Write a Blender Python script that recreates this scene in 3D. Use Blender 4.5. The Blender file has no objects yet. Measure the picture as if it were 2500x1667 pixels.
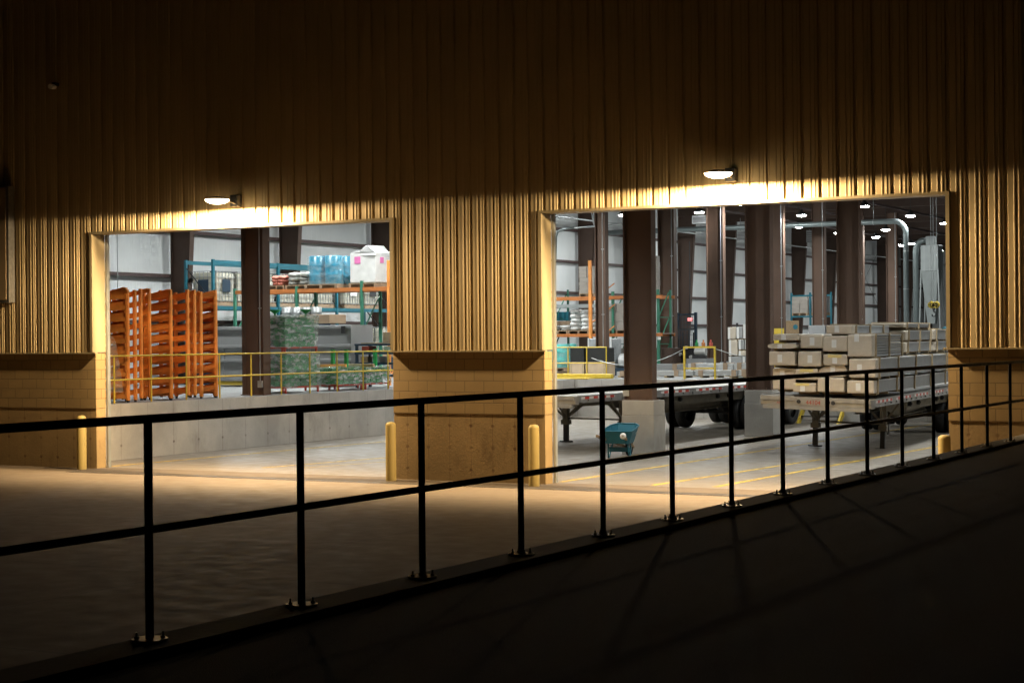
import bpy, bmesh, math, random
from mathutils import Vector, Matrix

# ---------------------------------------------------------------- scene, camera, night sky
SC = bpy.context.scene
COL = SC.collection
R = math.radians
rnd = random.Random(11)

cam_data = bpy.data.cameras.new("camera")
cam_data.sensor_width = 36.0
cam_data.lens = 62.41
cam_data.clip_end = 600
cam = bpy.data.objects.new("camera", cam_data)
COL.objects.link(cam)
CAMR = (0.879124, 0.476507, -0.0088)
CAMU = (0.007151, 0.005274, 0.99996)
CAMD = (-0.476534, 0.879155, -0.0013)
rv, uv, dv = Vector(CAMR).normalized(), Vector(CAMU), Vector(CAMD).normalized()
uv = (rv.cross(dv)).normalized()
mx = Matrix((rv, uv, -dv)).transposed().to_4x4()
mx.translation = (0.0, -28.51, 2.627)
cam.matrix_world = mx
SC.camera = cam

SC.view_settings.view_transform = 'Standard'
SC.view_settings.look = 'None'
SC.view_settings.exposure = 0.0
SC.view_settings.gamma = 1.0
try:
    SC.cycles.use_denoising = True
    SC.cycles.max_bounces = 6
    SC.cycles.diffuse_bounces = 4
    SC.cycles.glossy_bounces = 2
    SC.cycles.transmission_bounces = 2
    SC.cycles.transparent_max_bounces = 6
    SC.cycles.sample_clamp_indirect = 6.0
    SC.cycles.use_light_tree = True
    SC.cycles.caustics_reflective = False
    SC.cycles.caustics_refractive = False
except Exception:
    pass

world = bpy.data.worlds.new("World")
SC.world = world
world.use_nodes = True
wn = world.node_tree
bg = wn.nodes['Background']
sky = wn.nodes.new('ShaderNodeTexSky')
sky.sky_type = 'NISHITA'
sky.sun_disc = False
sky.sun_elevation = R(-5)
sky.sun_rotation = R(200)
wn.links.new(sky.outputs[0], bg.inputs[0])
bg.inputs[1].default_value = 0.001

# ---------------------------------------------------------------- light levels
BAY_L = 800.0       # high bay lens radiance
WALL_L = 30.0        # wall lamp drop lens radiance
WALL_I = 520.0      # wall lamp photometric strength

# ---------------------------------------------------------------- mesh helpers
class MB:
    def __init__(s):
        s.v = []; s.f = []; s.sm = []
    def face(s, idx, smooth=False):
        s.f.append(tuple(idx)); s.sm.append(smooth)
    def quad(s, a, b, c, d):
        n = len(s.v); s.v += [tuple(a), tuple(b), tuple(c), tuple(d)]
        s.face((n, n+1, n+2, n+3)); return s
    def hexa(s, p):          # 8 points: bottom 4 ccw, top 4 ccw
        n = len(s.v); s.v += [tuple(q) for q in p]
        for q in ((3,2,1,0), (4,5,6,7), (0,1,5,4), (1,2,6,5), (2,3,7,6), (3,0,4,7)):
            s.face([n+i for i in q])
        return s
    def box(s, x0, x1, y0, y1, z0, z1):
        if x0 > x1: x0, x1 = x1, x0
        if y0 > y1: y0, y1 = y1, y0
        if z0 > z1: z0, z1 = z1, z0
        return s.hexa([(x0,y0,z0),(x1,y0,z0),(x1,y1,z0),(x0,y1,z0),(x0,y0,z1),(x1,y0,z1),(x1,y1,z1),(x0,y1,z1)])
    def bar(s, p0, p1, w, h=None, up=(0,0,1)):
        h = w if h is None else h
        p0, p1 = Vector(p0), Vector(p1)
        d = (p1-p0).normalized()
        u = Vector(up)
        if abs(d.dot(u)) > .95: u = Vector((1,0,0))
        a = d.cross(u).normalized()*w/2
        b = a.cross(d).normalized()*h/2
        return s.hexa([p0-a-b, p0+a-b, p0+a+b, p0-a+b, p1-a-b, p1+a-b, p1+a+b, p1-a+b])
    def cyl(s, p0, p1, r, r2=None, n=12, caps=True):
        r2 = r if r2 is None else r2
        p0, p1 = Vector(p0), Vector(p1)
        d = (p1-p0).normalized()
        u = Vector((0,0,1)) if abs(d.z) < .9 else Vector((1,0,0))
        a = d.cross(u).normalized(); b = d.cross(a).normalized()
        ring = lambda c, q: [tuple(c + (a*math.cos(2*math.pi*i/n) + b*math.sin(2*math.pi*i/n))*q) for i in range(n)]
        k = len(s.v); s.v += ring(p0, r) + ring(p1, r2)
        for i in range(n):
            j = (i+1) % n
            s.face((k+j, k+i, k+n+i, k+n+j), True)
        if caps:
            k = len(s.v); s.v += ring(p0, r) + ring(p1, r2)
            s.face(range(k, k+n)); s.face(reversed(range(k+n, k+2*n)))
        return s
    def tube(s, pts, r, n=8):
        pts = [Vector(p) for p in pts]
        k = len(s.v); m = len(pts)
        prev = None
        for i, p in enumerate(pts):
            d = (pts[min(i+1, m-1)] - pts[max(i-1, 0)]).normalized()
            if prev is None:
                u = Vector((0,0,1)) if abs(d.z) < .9 else Vector((1,0,0))
                a = d.cross(u).normalized()
            else:
                a = (prev - d*prev.dot(d)).normalized()
            prev = a
            b = d.cross(a)
            for j in range(n):
                t = 2*math.pi*j/n
                s.v.append(tuple(p + (a*math.cos(t)+b*math.sin(t))*r))
        for i in range(m-1):
            for j in range(n):
                q = (j+1) % n
                s.face((k+i*n+j, k+i*n+q, k+(i+1)*n+q, k+(i+1)*n+j), True)
        s.face(reversed(range(k, k+n))); s.face(range(k+(m-1)*n, k+m*n))
        return s
    def lathe(s, prof, c=(0,0,0), n=24, axis='z'):
        k = len(s.v); m = len(prof)
        for (r, z) in prof:
            for j in range(n):
                t = 2*math.pi*j/n
                x, y = r*math.cos(t), r*math.sin(t)
                p = (x, y, z) if axis == 'z' else ((z, x, y) if axis == 'x' else (y, z, x))
                s.v.append((c[0]+p[0], c[1]+p[1], c[2]+p[2]))
        for i in range(m-1):
            for j in range(n):
                q = (j+1) % n
                s.face((k+i*n+j, k+i*n+q, k+(i+1)*n+q, k+(i+1)*n+j), True)
        return s
    def prism(s, poly, a0, a1, axis='y'):   # polygon in the two other axes, extruded along axis
        def P(u, v, a):
            return {'y': (u, a, v), 'x': (a, u, v), 'z': (u, v, a)}[axis]
        n = len(poly); k = len(s.v)
        s.v += [P(u, v, a0) for u, v in poly] + [P(u, v, a1) for u, v in poly]
        for i in range(n):
            j = (i+1) % n
            s.face((k+i, k+j, k+n+j, k+n+i))
        s.face(reversed(range(k, k+n))); s.face(range(k+n, k+2*n))
        return s
    def jitter(s, amt, seed=1):
        g = random.Random(seed)
        seen = {}
        out = []
        for v in s.v:
            key = tuple(round(c, 4) for c in v)
            if key not in seen:
                seen[key] = tuple(g.uniform(-amt, amt) for _ in range(3))
            j = seen[key]
            out.append((v[0]+j[0], v[1]+j[1], v[2]+j[2]))
        s.v = out
        return s
    def build(s, name, mat, parent=None, off=(0,0,0), bevel=0, seg=1, weld=False):
        me = bpy.data.meshes.new(name)
        me.from_pydata([(v[0]-off[0], v[1]-off[1], v[2]-off[2]) for v in s.v], [], s.f)
        bm = bmesh.new(); bm.from_mesh(me)
        for f_, sm in zip(bm.faces, s.sm): f_.smooth = sm
        if weld: bmesh.ops.remove_doubles(bm, verts=bm.verts, dist=1e-5)
        bmesh.ops.recalc_face_normals(bm, faces=bm.faces)
        if bevel:
            bmesh.ops.bevel(bm, geom=list(bm.edges), offset=bevel, segments=seg, affect='EDGES', profile=.6)
        bm.to_mesh(me); bm.free()
        me.materials.append(mat)
        o = bpy.data.objects.new(name, me)
        COL.objects.link(o)
        if parent is not None: o.parent = parent
        else: o.location = off
        return o

def tag(o, label, cat, group=None):
    o['label'] = label; o['category'] = cat
    if group: o['group'] = group
    return o
def thing(name, label, cat, loc=(0,0,0), rz=0, group=None):
    o = bpy.data.objects.new(name, None); COL.objects.link(o)
    o.empty_display_size = .2
    o.location = loc; o.rotation_euler = (0, 0, rz)
    return tag(o, label, cat, group)
def struct(name, mb, mat, **k):
    o = mb.build(name, mat, **k); o['kind'] = 'structure'; return o
def dup(root, loc, rz=None, label=None, group=None):
    r = root.copy(); COL.objects.link(r); r.location = loc
    if rz is not None: r.rotation_euler = (0, 0, rz)
    if label: r['label'] = label
    if group: r['group'] = group
    for ch in list(root.children):
        c = ch.copy(); COL.objects.link(c); c.parent = r
        for g in ch.children:
            d = g.copy(); COL.objects.link(d); d.parent = c
    return r

# ---------------------------------------------------------------- materials
class NT:
    def __init__(s, name):
        s.m = bpy.data.materials.new(name); s.m.use_nodes = True
        s.t = s.m.node_tree; s.b = s.t.nodes['Principled BSDF']; s.out = s.t.nodes['Material Output']
        s.co = s.t.nodes.new('ShaderNodeTexCoord').outputs['Object']
    def set(s, sock, v):
        if hasattr(v, 'is_output') or isinstance(v, bpy.types.NodeSocket): s.t.links.new(v, sock)
        else: sock.default_value = v
    def math(s, op, a, b=0.0, c=None, clamp=False):
        n = s.t.nodes.new('ShaderNodeMath'); n.operation = op; n.use_clamp = clamp
        s.set(n.inputs[0], a); s.set(n.inputs[1], b)
        if c is not None: s.set(n.inputs[2], c)
        return n.outputs[0]
    def sep(s, v=None):
        n = s.t.nodes.new('ShaderNodeSeparateXYZ'); s.t.links.new(v or s.co, n.inputs[0]); return n.outputs
    def comb(s, x, y, z=0.0):
        n = s.t.nodes.new('ShaderNodeCombineXYZ')
        for i, v in enumerate((x, y, z)): s.set(n.inputs[i], v)
        return n.outputs[0]
    def mapv(s, scale=(1,1,1), rot=(0,0,0), loc=(0,0,0), v=None):
        n = s.t.nodes.new('ShaderNodeMapping'); s.t.links.new(v or s.co, n.inputs[0])
        n.inputs['Scale'].default_value = scale; n.inputs['Rotation'].default_value = rot; n.inputs['Location'].default_value = loc
        return n.outputs[0]
    def noise(s, scale, detail=4, rough=.55, v=None, dist=0):
        n = s.t.nodes.new('ShaderNodeTexNoise'); s.t.links.new(v or s.co, n.inputs['Vector'])
        n.inputs['Scale'].default_value = scale; n.inputs['Detail'].default_value = detail
        n.inputs['Roughness'].default_value = rough; n.inputs['Distortion'].default_value = dist
        return n.outputs['Fac']
    def ramp(s, fac, a, b, lo=0.0, hi=1.0):
        n = s.t.nodes.new('ShaderNodeMapRange'); n.inputs[1].default_value = a; n.inputs[2].default_value = b
        n.inputs[3].default_value = lo; n.inputs[4].default_value = hi
        s.t.links.new(fac, n.inputs[0]); return n.outputs[0]
    def mix(s, fac, a, b):
        n = s.t.nodes.new('ShaderNodeMix'); n.data_type = 'RGBA'
        s.set(n.inputs[0], fac)
        s.set(n.inputs[6], a if not isinstance(a, tuple) else (*a[:3], 1))
        s.set(n.inputs[7], b if not isinstance(b, tuple) else (*b[:3], 1))
        return n.outputs[2]
    def base(s, c):
        s.set(s.b.inputs['Base Color'], c if not isinstance(c, tuple) else (*c[:3], 1)); return s
    def p(s, **k):
        for a, v in k.items(): s.set(s.b.inputs[a.replace('_', ' ')], v)
        return s
    def bump(s, h, strength=.3, dist=.01):
        n = s.t.nodes.new('ShaderNodeBump'); n.inputs['Strength'].default_value = strength; n.inputs['Distance'].default_value = dist
        s.t.links.new(h, n.inputs['Height']); s.t.links.new(n.outputs[0], s.b.inputs['Normal']); return s

def mul(c, k): return tuple(x*k for x in c)
def paint(name, rgb, rough=.5, metal=0.0, var=.25, scale=2.5, grime=.0, bump=0.0, bscale=60):
    n = NT(name)
    f = n.ramp(n.noise(scale, 6), .3, .7)
    c = n.mix(f, mul(rgb, 1-var), mul(rgb, 1+var*.6))
    if grime:
        g = n.ramp(n.noise(scale*.6, 8, .7), .52, .75, 0, grime)
        c = n.mix(g, c, (.05, .035, .022))
    n.base(c).p(Roughness=n.ramp(n.noise(scale*4, 3), .2, .8, max(.05, rough-.1), min(1, rough+.12)), Metallic=metal)
    if bump: n.bump(n.noise(bscale, 3), bump, .004)
    return n.m
def emit(name, rgb, s):
    n = NT(name)
    n.base((0.8, .8, .8)).p(Emission_Color=(*rgb, 1), Emission_Strength=s)
    return n.m

def concrete(name, rgb, seams=0.0, ties=.3, dirt=.35, dirtcol=(.06, .035, .02), bump=.25, drop=.0, fine=28):
    """cast concrete; seams: spacing of the vertical form joints, with tie holes on them"""
    n = NT(name)
    big = n.ramp(n.noise(.9, 6, .6), .35, .68)
    fn_ = n.ramp(n.noise(fine, 4, .6), .3, .75)
    c = n.mix(big, mul(rgb, .78), mul(rgb, 1.12))
    c = n.mix(n.math('MULTIPLY', fn_, .3), c, mul(rgb, .72))
    st = n.ramp(n.noise(1.7, 9, .68, n.mapv((1, 1, .45))), .55, .78, 0, dirt)
    c = n.mix(st, c, dirtcol)
    h = fn_
    if seams:
        x, y, z = n.sep()
        xy = n.math('ADD', x, y)
        fr = n.math('FRACT', n.math('DIVIDE', xy, seams))
        dx = n.math('MULTIPLY', n.math('ABSOLUTE', n.math('SUBTRACT', fr, .5)), seams)
        line = n.math('LESS_THAN', dx, .006)
        fz = n.math('FRACT', n.math('DIVIDE', z, ties))
        dz = n.math('MULTIPLY', n.math('ABSOLUTE', n.math('SUBTRACT', fz, .5)), ties)
        rr = n.math('SQRT', n.math('ADD', n.math('MULTIPLY', dx, dx), n.math('MULTIPLY', dz, dz)))
        hole = n.ramp(rr, .018, .042, 1, 0)
        mk = n.math('MULTIPLY', n.math('MAXIMUM', n.math('MULTIPLY', line, .75), n.math('MULTIPLY', hole, .9)), n.ramp(n.noise(2.3, 3), .35, .65, .35, 1))
        c = n.mix(mk, c, mul(dirtcol, 1.2))
        h = n.math('SUBTRACT', fn_, n.math('MULTIPLY', mk, 1.5))
    n.base(c).p(Roughness=.85)
    n.bump(h, bump, .006)
    return n.m

def block(name, rgb):
    n = NT(name)
    x, y, z = n.sep()
    v = n.comb(n.math('ADD', x, y), n.math('SUBTRACT', z, .0308), 0.0)
    b = n.t.nodes.new('ShaderNodeTexBrick')
    n.t.links.new(v, b.inputs['Vector'])
    b.offset = .5; b.squash = 1
    for k, val in dict(Scale=1.0).items(): b.inputs[k].default_value = val
    b.inputs['Mortar Size'].default_value = .009
    b.inputs['Mortar Smooth'].default_value = .3
    b.inputs['Brick Width'].default_value = .4064
    b.inputs['Row Height'].default_value = .2032
    b.inputs['Color1'].default_value = (*mul(rgb, .94), 1)
    b.inputs['Color2'].default_value = (*mul(rgb, 1.06), 1)
    b.inputs['Mortar'].default_value = (*mul(rgb, .55), 1)
    f = n.ramp(n.noise(55, 3, .7), .3, .7)
    c = n.mix(n.math('MULTIPLY', f, .22), b.outputs['Color'], mul(rgb, .62))
    c = n.mix(n.ramp(n.noise(1.1, 6), .5, .75, 0, .22), c, (.09, .05, .025))
    n.base(c).p(Roughness=.88)
    h = n.math('ADD', n.math('MULTIPLY', b.outputs['Fac'], -1.2), n.math('MULTIPLY', f, .45))
    n.bump(h, .55, .006)
    return n.m

def floor_mat(name, rgb, streak=(.35, 4.0, 1), sdark=.45, rough=.62, stain=.3, rotz=0, patch=.16, joint=0):
    n = NT(name)
    s1 = n.ramp(n.noise(2.2, 8, .62, n.mapv(streak, (0, 0, rotz))), .45, .72, 0, sdark)
    s2 = n.ramp(n.noise(.35, 5, .6), .3, .7)
    fn_ = n.ramp(n.noise(40, 4, .6), .3, .7)
    c = n.mix(s2, mul(rgb, 1-patch), mul(rgb, 1+patch*.7))
    c = n.mix(s1, c, mul(rgb, .5))
    c = n.mix(n.math('MULTIPLY', fn_, .18), c, mul(rgb, .7))
    c = n.mix(n.ramp(n.noise(1.3, 9, .7), .6, .76, 0, stain), c, (.04, .03, .022))
    if joint:
        x, y, z = n.sep()
        for a_, off in ((x, .3), (y, .22)):
            fr = n.math('ABSOLUTE', n.math('SUBTRACT', n.math('FRACT', n.math('ADD', n.math('DIVIDE', a_, joint), off)), .5))
            c = n.mix(n.math('MULTIPLY', n.math('LESS_THAN', fr, .010/joint), .55), c, (.03, .022, .015))
    n.base(c).p(Roughness=n.ramp(n.noise(3, 4), .3, .7, rough-.12, rough+.15))
    n.bump(fn_, .06, .003)
    return n.m

TAN = (.56, .435, .235)
m_clad = paint('tan_wall_panel', TAN, .62, 0, .06, .8)
m_trim = paint('tan_trim', (.33, .27, .165), .4, 0, .06, 2)
m_block = block('tan_painted_block', (.30, .207, .092))
m_conbase = concrete('tan_painted_concrete', (.31, .215, .10), .46, .41, .85, (.085, .04, .015), .35)
m_core = paint('dark_liner', (.10, .08, .06), .8)
m_white = NT('white_liner')
_r = m_white.noise(5, 5, .6, m_white.mapv((1, 3.2, .12)))
m_white.base(m_white.mix(m_white.ramp(m_white.noise(.5, 5), .3, .7), (.60, .63, .63), (.74, .76, .75))).p(Roughness=.55)
m_white.bump(_r, .5, .03); m_white = m_white.m
m_brown = paint('brown_steel_primer', (.105, .061, .040), .75, 0, .16, 1.1, .12)
m_browndk = paint('dark_brown_steel', (.066, .039, .027), .75, 0, .15, 1.4, .2)
m_girt = paint('brown_girt', (.075, .046, .042), .6, 0, .12, 2)
m_ceil = paint('dark_ceiling', (.026, .019, .017), .8, 0, .2, 1)
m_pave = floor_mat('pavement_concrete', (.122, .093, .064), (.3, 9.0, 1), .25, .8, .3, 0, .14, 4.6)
m_int = floor_mat('warehouse_concrete', (.190, .163, .128), (.22, 2.6, 1), .42, .55, .35, R(12))
m_dockc = concrete('dock_concrete', (.46, .43, .385), .92, .62, .45, (.10, .08, .06), .25)
m_docktop = floor_mat('dock_floor_concrete', (.26, .265, .26), (.5, 2, 1), .3, .5, .25)
m_asph = NT('asphalt')
_g = m_asph.ramp(m_asph.noise(90, 4, .75), .35, .72)
_c = m_asph.mix(_g, (.010, .009, .008), (.034, .030, .026))
_c = m_asph.mix(m_asph.ramp(m_asph.noise(.5, 6, .6), .35, .7, 0, .5), _c, (.014, .012, .011))
_c = m_asph.mix(m_asph.ramp(m_asph.noise(34, 2, .5), .74, .78, 0, 1), _c, (.12, .11, .10))
m_asph.base(_c).p(Roughness=.9)
m_asph.bump(_g, .7, .01); m_asph = m_asph.m
m_curb = concrete('curb_concrete', (.06, .05, .04), 0, .3, .4)
m_ped = concrete('grey_concrete', (.38, .365, .33), 0, .3, .4, (.10, .085, .06), .3)
m_yline = NT('worn_yellow_paint')
m_yline.base((.55, .36, .04)).p(Roughness=.7)
_w = m_yline.ramp(m_yline.noise(6, 6, .7), .36, .56, .3, 1)
m_yline.p(Alpha=_w); m_yline = m_yline.m
m_yel = paint('yellow_paint', (.62, .44, .045), .45, 0, .1, 4, .12)
m_boll = paint('bollard_yellow', (.52, .40, .145), .5, 0, .08, 3, .3)
m_black = paint('black_rail_paint', (.012, .011, .011), .42, 0, .2, 6)
m_plate = paint('galvanised_plate', (.42, .41, .39), .38, .8, .2, 12)
m_dark = paint('dark_steel', (.03, .03, .032), .5, .2, .2, 6)
m_org = paint('orange_rack_paint', (.88, .33, .075), .42, 0, .2, 3, .12)
m_orgb = paint('orange_beam_paint', (.50, .17, .045), .45, 0, .15, 3, .2)
m_blue = paint('teal_rack_paint', (.010, .115, .155), .4, 0, .15, 3, .1)
m_green = paint('green_rack_paint', (.04, .19, .12), .45, 0, .15, 3, .12)
m_gpart = paint('green_part_paint', (.02, .28, .075), .4, 0, .3, 5)
m_alu = paint('aluminium', (.40, .395, .38), .42, .7, .15, 5, .1)
m_deck = paint('trailer_deck', (.50, .48, .44), .6, .1, .2, 4, .15)
m_beam = paint('trailer_beam', (.21, .19, .15), .6, .2, .2, 3, .35)
m_rub = paint('tyre_rubber', (.014, .014, .014), .8, 0, .3, 8)
m_rim = paint('wheel_rim', (.42, .42, .40), .35, .7, .15, 8)
m_paper = NT('brown_wrapping_paper')
m_paper.base(m_paper.mix(m_paper.ramp(m_paper.noise(4, 5), .3, .7), (.50, .435, .345), (.60, .53, .43))).p(Roughness=.45)
m_paper.bump(m_paper.noise(7, 5, .6, m_paper.mapv((1, 1, 2.5))), .45, .02); m_paper = m_paper.m
m_lab = paint('white_label', (.74, .74, .72), .5, 0, .05, 8)
m_ylab = paint('yellow_label', (.70, .58, .22), .5, 0, .05, 8)
m_grey = paint('grey_profile', (.29, .295, .295), .45, .1, .12, 3)
m_wfilm = paint('white_film', (.50, .505, .50), .35, 0, .1, 6, 0, .5, 14)
m_grey2 = paint('grey_film', (.33, .335, .33), .4, 0, .2, 5)
m_gfilm = paint('film_over_grey', (.40, .42, .43), .3, 0, .25, 3, 0, .5, 9)
m_wood = paint('pale_wood', (.42, .32, .19), .7, 0, .2, 8)
m_pallet = paint('pallet_wood', (.30, .21, .13), .8, 0, .25, 6)
m_card = paint('cardboard', (.33, .235, .15), .7, 0, .12, 3)
m_sack = paint('white_sack', (.62, .62, .60), .6, 0, .12, 4, 0, .6, 12)
m_rsack = paint('red_sack', (.48, .15, .10), .6, 0, .3, 6, 0, .6, 14)
m_gsack = paint('grey_sack', (.33, .33, .30), .6, 0, .35, 6, 0, .6, 14)
m_ibc = paint('ibc_plastic', (.58, .56, .46), .5, 0, .1, 2.5)
m_galv = paint('galvanised_steel', (.40, .42, .42), .4, .6, .15, 4)
m_duct = paint('galvanised_duct', (.20, .235, .235), .35, .45, .12, 5)
m_gbox = paint('grey_bin_paint', (.27, .275, .275), .5, .1, .07, 2, .1)
m_blued = paint('blue_drum', (.008, .23, .36), .3, 0, .1, 3)
m_teald = paint('teal_drum', (.05, .42, .38), .3, 0, .1, 3)
m_navy = paint('dark_blue_steel', (.018, .04, .065), .45, .1, .2, 4)
m_wb = paint('wheelbarrow_blue', (.012, .14, .20), .4, 0, .15, 5, .1)
m_handle = paint('worn_wood', (.34, .22, .12), .6, 0, .25, 9)
m_red = paint('red_paint', (.45, .06, .035), .5)
m_pink = paint('pink_print', (.62, .16, .38), .5)
m_pcrate = paint('plywood', (.50, .37, .24), .65, 0, .2, 3)
m_osb = paint('osb_board', (.23, .155, .08), .7, 0, .35, 18)
m_blackp = paint('black_sheet', (.014, .015, .014), .45, 0, .2, 4)
m_silver = paint('silver_steel', (.50, .50, .48), .35, .3, .1, 6)
m_collect = paint('collector_grey', (.27, .295, .29), .45, .2, .08, 3)
m_sign = paint('sign_face', (.36, .27, .16), .5, 0, .05, 1)
m_bulbf = emit('far_bay_glow', (.96, 1.0, .99), BAY_L*.8)
m_bulb = emit('high_bay_glow', (.96, 1.0, .99), BAY_L)
m_wlens = emit('warm_lens_glow', (1.0, .76, .44), WALL_L)
m_exit = emit('red_sign_glow', (1.0, .10, .10), 2.2)
# see-through stretch film
_n = NT('stretch_film')
_tr = _n.t.nodes.new('ShaderNodeBsdfTransparent'); _mx = _n.t.nodes.new('ShaderNodeMixShader')
_n.base((.75, .8, .78)).p(Roughness=.16)
_n.bump(_n.noise(7, 6, .7, _n.mapv((1, 1, 3.5), (.25, .3, 0))), 1.0, .05)
_fa = _n.ramp(_n.noise(3.2, 6, .7, _n.mapv((1, 1, 3), (.3, .2, 0))), .40, .72, .05, .36)
_n.t.links.new(_fa, _mx.inputs[0]); _n.t.links.new(_tr.outputs[0], _mx.inputs[1])
_n.t.links.new(_n.b.outputs[0], _mx.inputs[2]); _n.t.links.new(_mx.outputs[0], _n.out.inputs[0])
m_film = _n.m
m_film2 = m_film.copy(); m_film2.name = 'heavy_stretch_film'
for _q in m_film2.node_tree.nodes:
    if _q.type == 'MAP_RANGE' and abs(_q.inputs[4].default_value-.36) < .01:
        _q.inputs[3].default_value = .2; _q.inputs[4].default_value = .85; _q.inputs[1].default_value = .46; _q.inputs[2].default_value = .70
# retro-reflective tape: red and white dashes along the trailer
_n = NT('red_white_tape')
_x, _y, _z = _n.sep()
_f = _n.math('LESS_THAN', _n.math('FRACT', _n.math('DIVIDE', _y, .44)), .5)
_n.base(_n.mix(_f, (.72, .70, .68), (.60, .055, .035))).p(Roughness=.4)
m_tape = _n.m
# grated trench cover
_n = NT('steel_grate')
_x, _y, _z = _n.sep()
_f = _n.math('LESS_THAN', _n.math('FRACT', _n.math('DIVIDE', _x, .06)), .45)
_n.base(_n.mix(_f, (.012, .010, .008), (.09, .075, .06))).p(Roughness=.6)
m_grate = _n.m

# ---------------------------------------------------------------- ground
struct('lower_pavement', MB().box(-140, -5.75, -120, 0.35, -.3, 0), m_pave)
struct('warehouse_floor', MB().box(-26.76, 12, 0.352, 25.3, -.3, 0), m_int)
dk = MB().box(-38.3, -26.765, 0.352, 112, -.3, 1.25).box(-26.765, 12, 25.3, 112, -.3, 1.25)
struct('loading_dock', dk, m_dockc)
struct('dock_floor', MB().box(-38.25, -26.83, .36, 111.9, 1.2505, 1.256).box(-26.83, 11.9, 25.36, 111.9, 1.2505, 1.256), m_docktop)
struct('upper_pavement', MB().box(-5.45, 140, -120, 0.0, -.3, 1.145), m_asph)
struct('trench_drain', MB().box(-25.3, -9.6, -1.0, -.74, .001, .006), m_grate)
def line(p0, p1, w=.13):
    m = MB(); p0, p1 = Vector((*p0, .004)), Vector((*p1, .004))
    a = (p1-p0).normalized().cross(Vector((0, 0, 1)))*w/2
    m.quad(p0-a, p0+a, p1+a, p1-a)
    struct('painted_line', m, m_yline)
line((-25.51, 0.48), (-24.85, 10.57))
line((-22.16, 1.42), (-21.43, 5.09))
line((-21.31, 1.76), (-20.71, 3.96), .07)
line((-14.75, .5), (-14.1, 25))
line((-12.9, .5), (-12.3, 8)); line((-11.75, .6), (-10.9, 20))

# ---------------------------------------------------------------- retaining wall with its kerb
rw = thing('retaining_wall', 'dark concrete retaining wall and kerb carrying the black railing', 'wall', (-5.6, -20, 0))
MB().box(-5.76, -5.45, -120, -.005, -.3, 1.185).build('kerb', m_curb, rw, off=(-5.6, -20, 0), bevel=.012)

# ---------------------------------------------------------------- the warehouse
wh = thing('warehouse_building', 'tan ribbed metal warehouse with block base and two big open truck doors', 'warehouse', (0, 0, 0))
XL0, XL1, XR0, XR1 = -25.37, -18.02, -14.79, -7.46
HEAD = 4.89
def ribbed(x0, x1, z0, z1):
    P = .3048
    prof = [(0, 0), (.085, 0), (.093, -.007), (.107, -.007), (.115, 0), (.160, 0), (.168, -.007), (.182, -.007), (.190, 0), (.232, 0), (.246, .030), (.284, .030)]
    pts = []
    k = math.floor((x0+40)/P)
    while -40+k*P < x1+P:
        for o, y in prof: pts.append((-40+k*P+o, y))
        k += 1
    out = []
    for (xa, ya), (xb, yb) in zip(pts, pts[1:]):
        if xb <= x0 or xa >= x1: continue
        t0 = max(0, (x0-xa)/(xb-xa)); t1 = min(1, (x1-xa)/(xb-xa))
        a = (xa+(xb-xa)*t0, ya+(yb-ya)*t0); b = (xa+(xb-xa)*t1, ya+(yb-ya)*t1)
        if not out: out.append(a)
        out.append(b)
    m = MB()
    for (xa, ya), (xb, yb) in zip(out, out[1:]):
        m.quad((xa, -.06+ya, z0), (xb, -.06+yb, z0), (xb, -.06+yb, z1), (xa, -.06+ya, z1))
    return m
for x0, x1, z0 in ((-60, XL0-.06, 2.425), (XL0-.06, XL1+.06, HEAD+.05), (XL1+.06, XR0-.06, 2.425), (XR0-.06, XR1+.06, HEAD+.05), (XR1+.06, 14, 2.425)):
    ribbed(x0, x1, z0, 11.2).build('ribbed_cladding', m_clad, wh)
for x0, x1, z0 in ((-60, XL0, 2.41), (XL0, XL1, HEAD+.03), (XL1, XR0, 2.41), (XR0, XR1, HEAD+.03), (XR1, 14, 2.41)):
    MB().box(x0+.003, x1-.003, -.02, .3, z0, 11.2).build('wall_core', m_core, wh)
for x0, x1 in ((-60, XL0), (XL1, XR0), (XR1, 14)):
    b = MB().box(x0, x1, 0, .3, 1.25, 2.40).build('block_wall', m_block, wh)
    MB().box(x0+.004, x1-.004, .012, .296, 0, 1.25).build('concrete_base', m_conbase, b)
    MB().prism([(-.088, 2.398), (-.088, 2.425), (-.03, 2.43), (-.003, 2.43), (-.003, 2.402)], x0-.055, x1+.055, 'x').build('drip_ledge', m_trim, wh)
for x0, x1 in ((XL0, XL1), (XR0, XR1)):
    MB().box(x0-.06, x1+.06, -.092, -.023, HEAD, HEAD+.05).build('header_trim', m_trim, wh)
    MB().box(x0, x1, -.021, .34, HEAD+.002, HEAD+.027).build('header_soffit', m_trim, wh)
    MB().box(x0-.06, x0, -.09, .31, 2.432, HEAD-.002).build('door_jamb', m_trim, wh)
    MB().box(x1, x1+.06, -.09, .31, 2.432, HEAD-.002).build('door_jamb', m_trim, wh)
    MB().box(x0+.002, x0+.05, .315, .40, 0, 6.0).build('door_track', m_galv, wh)
    MB().box(x1-.05, x1-.002, .315, .40, 0, 6.0).build('door_track', m_galv, wh)
MB().box(-60, 14, -.12, .35, 11.2, 11.35).build('parapet_cap', m_trim, wh)
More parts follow.
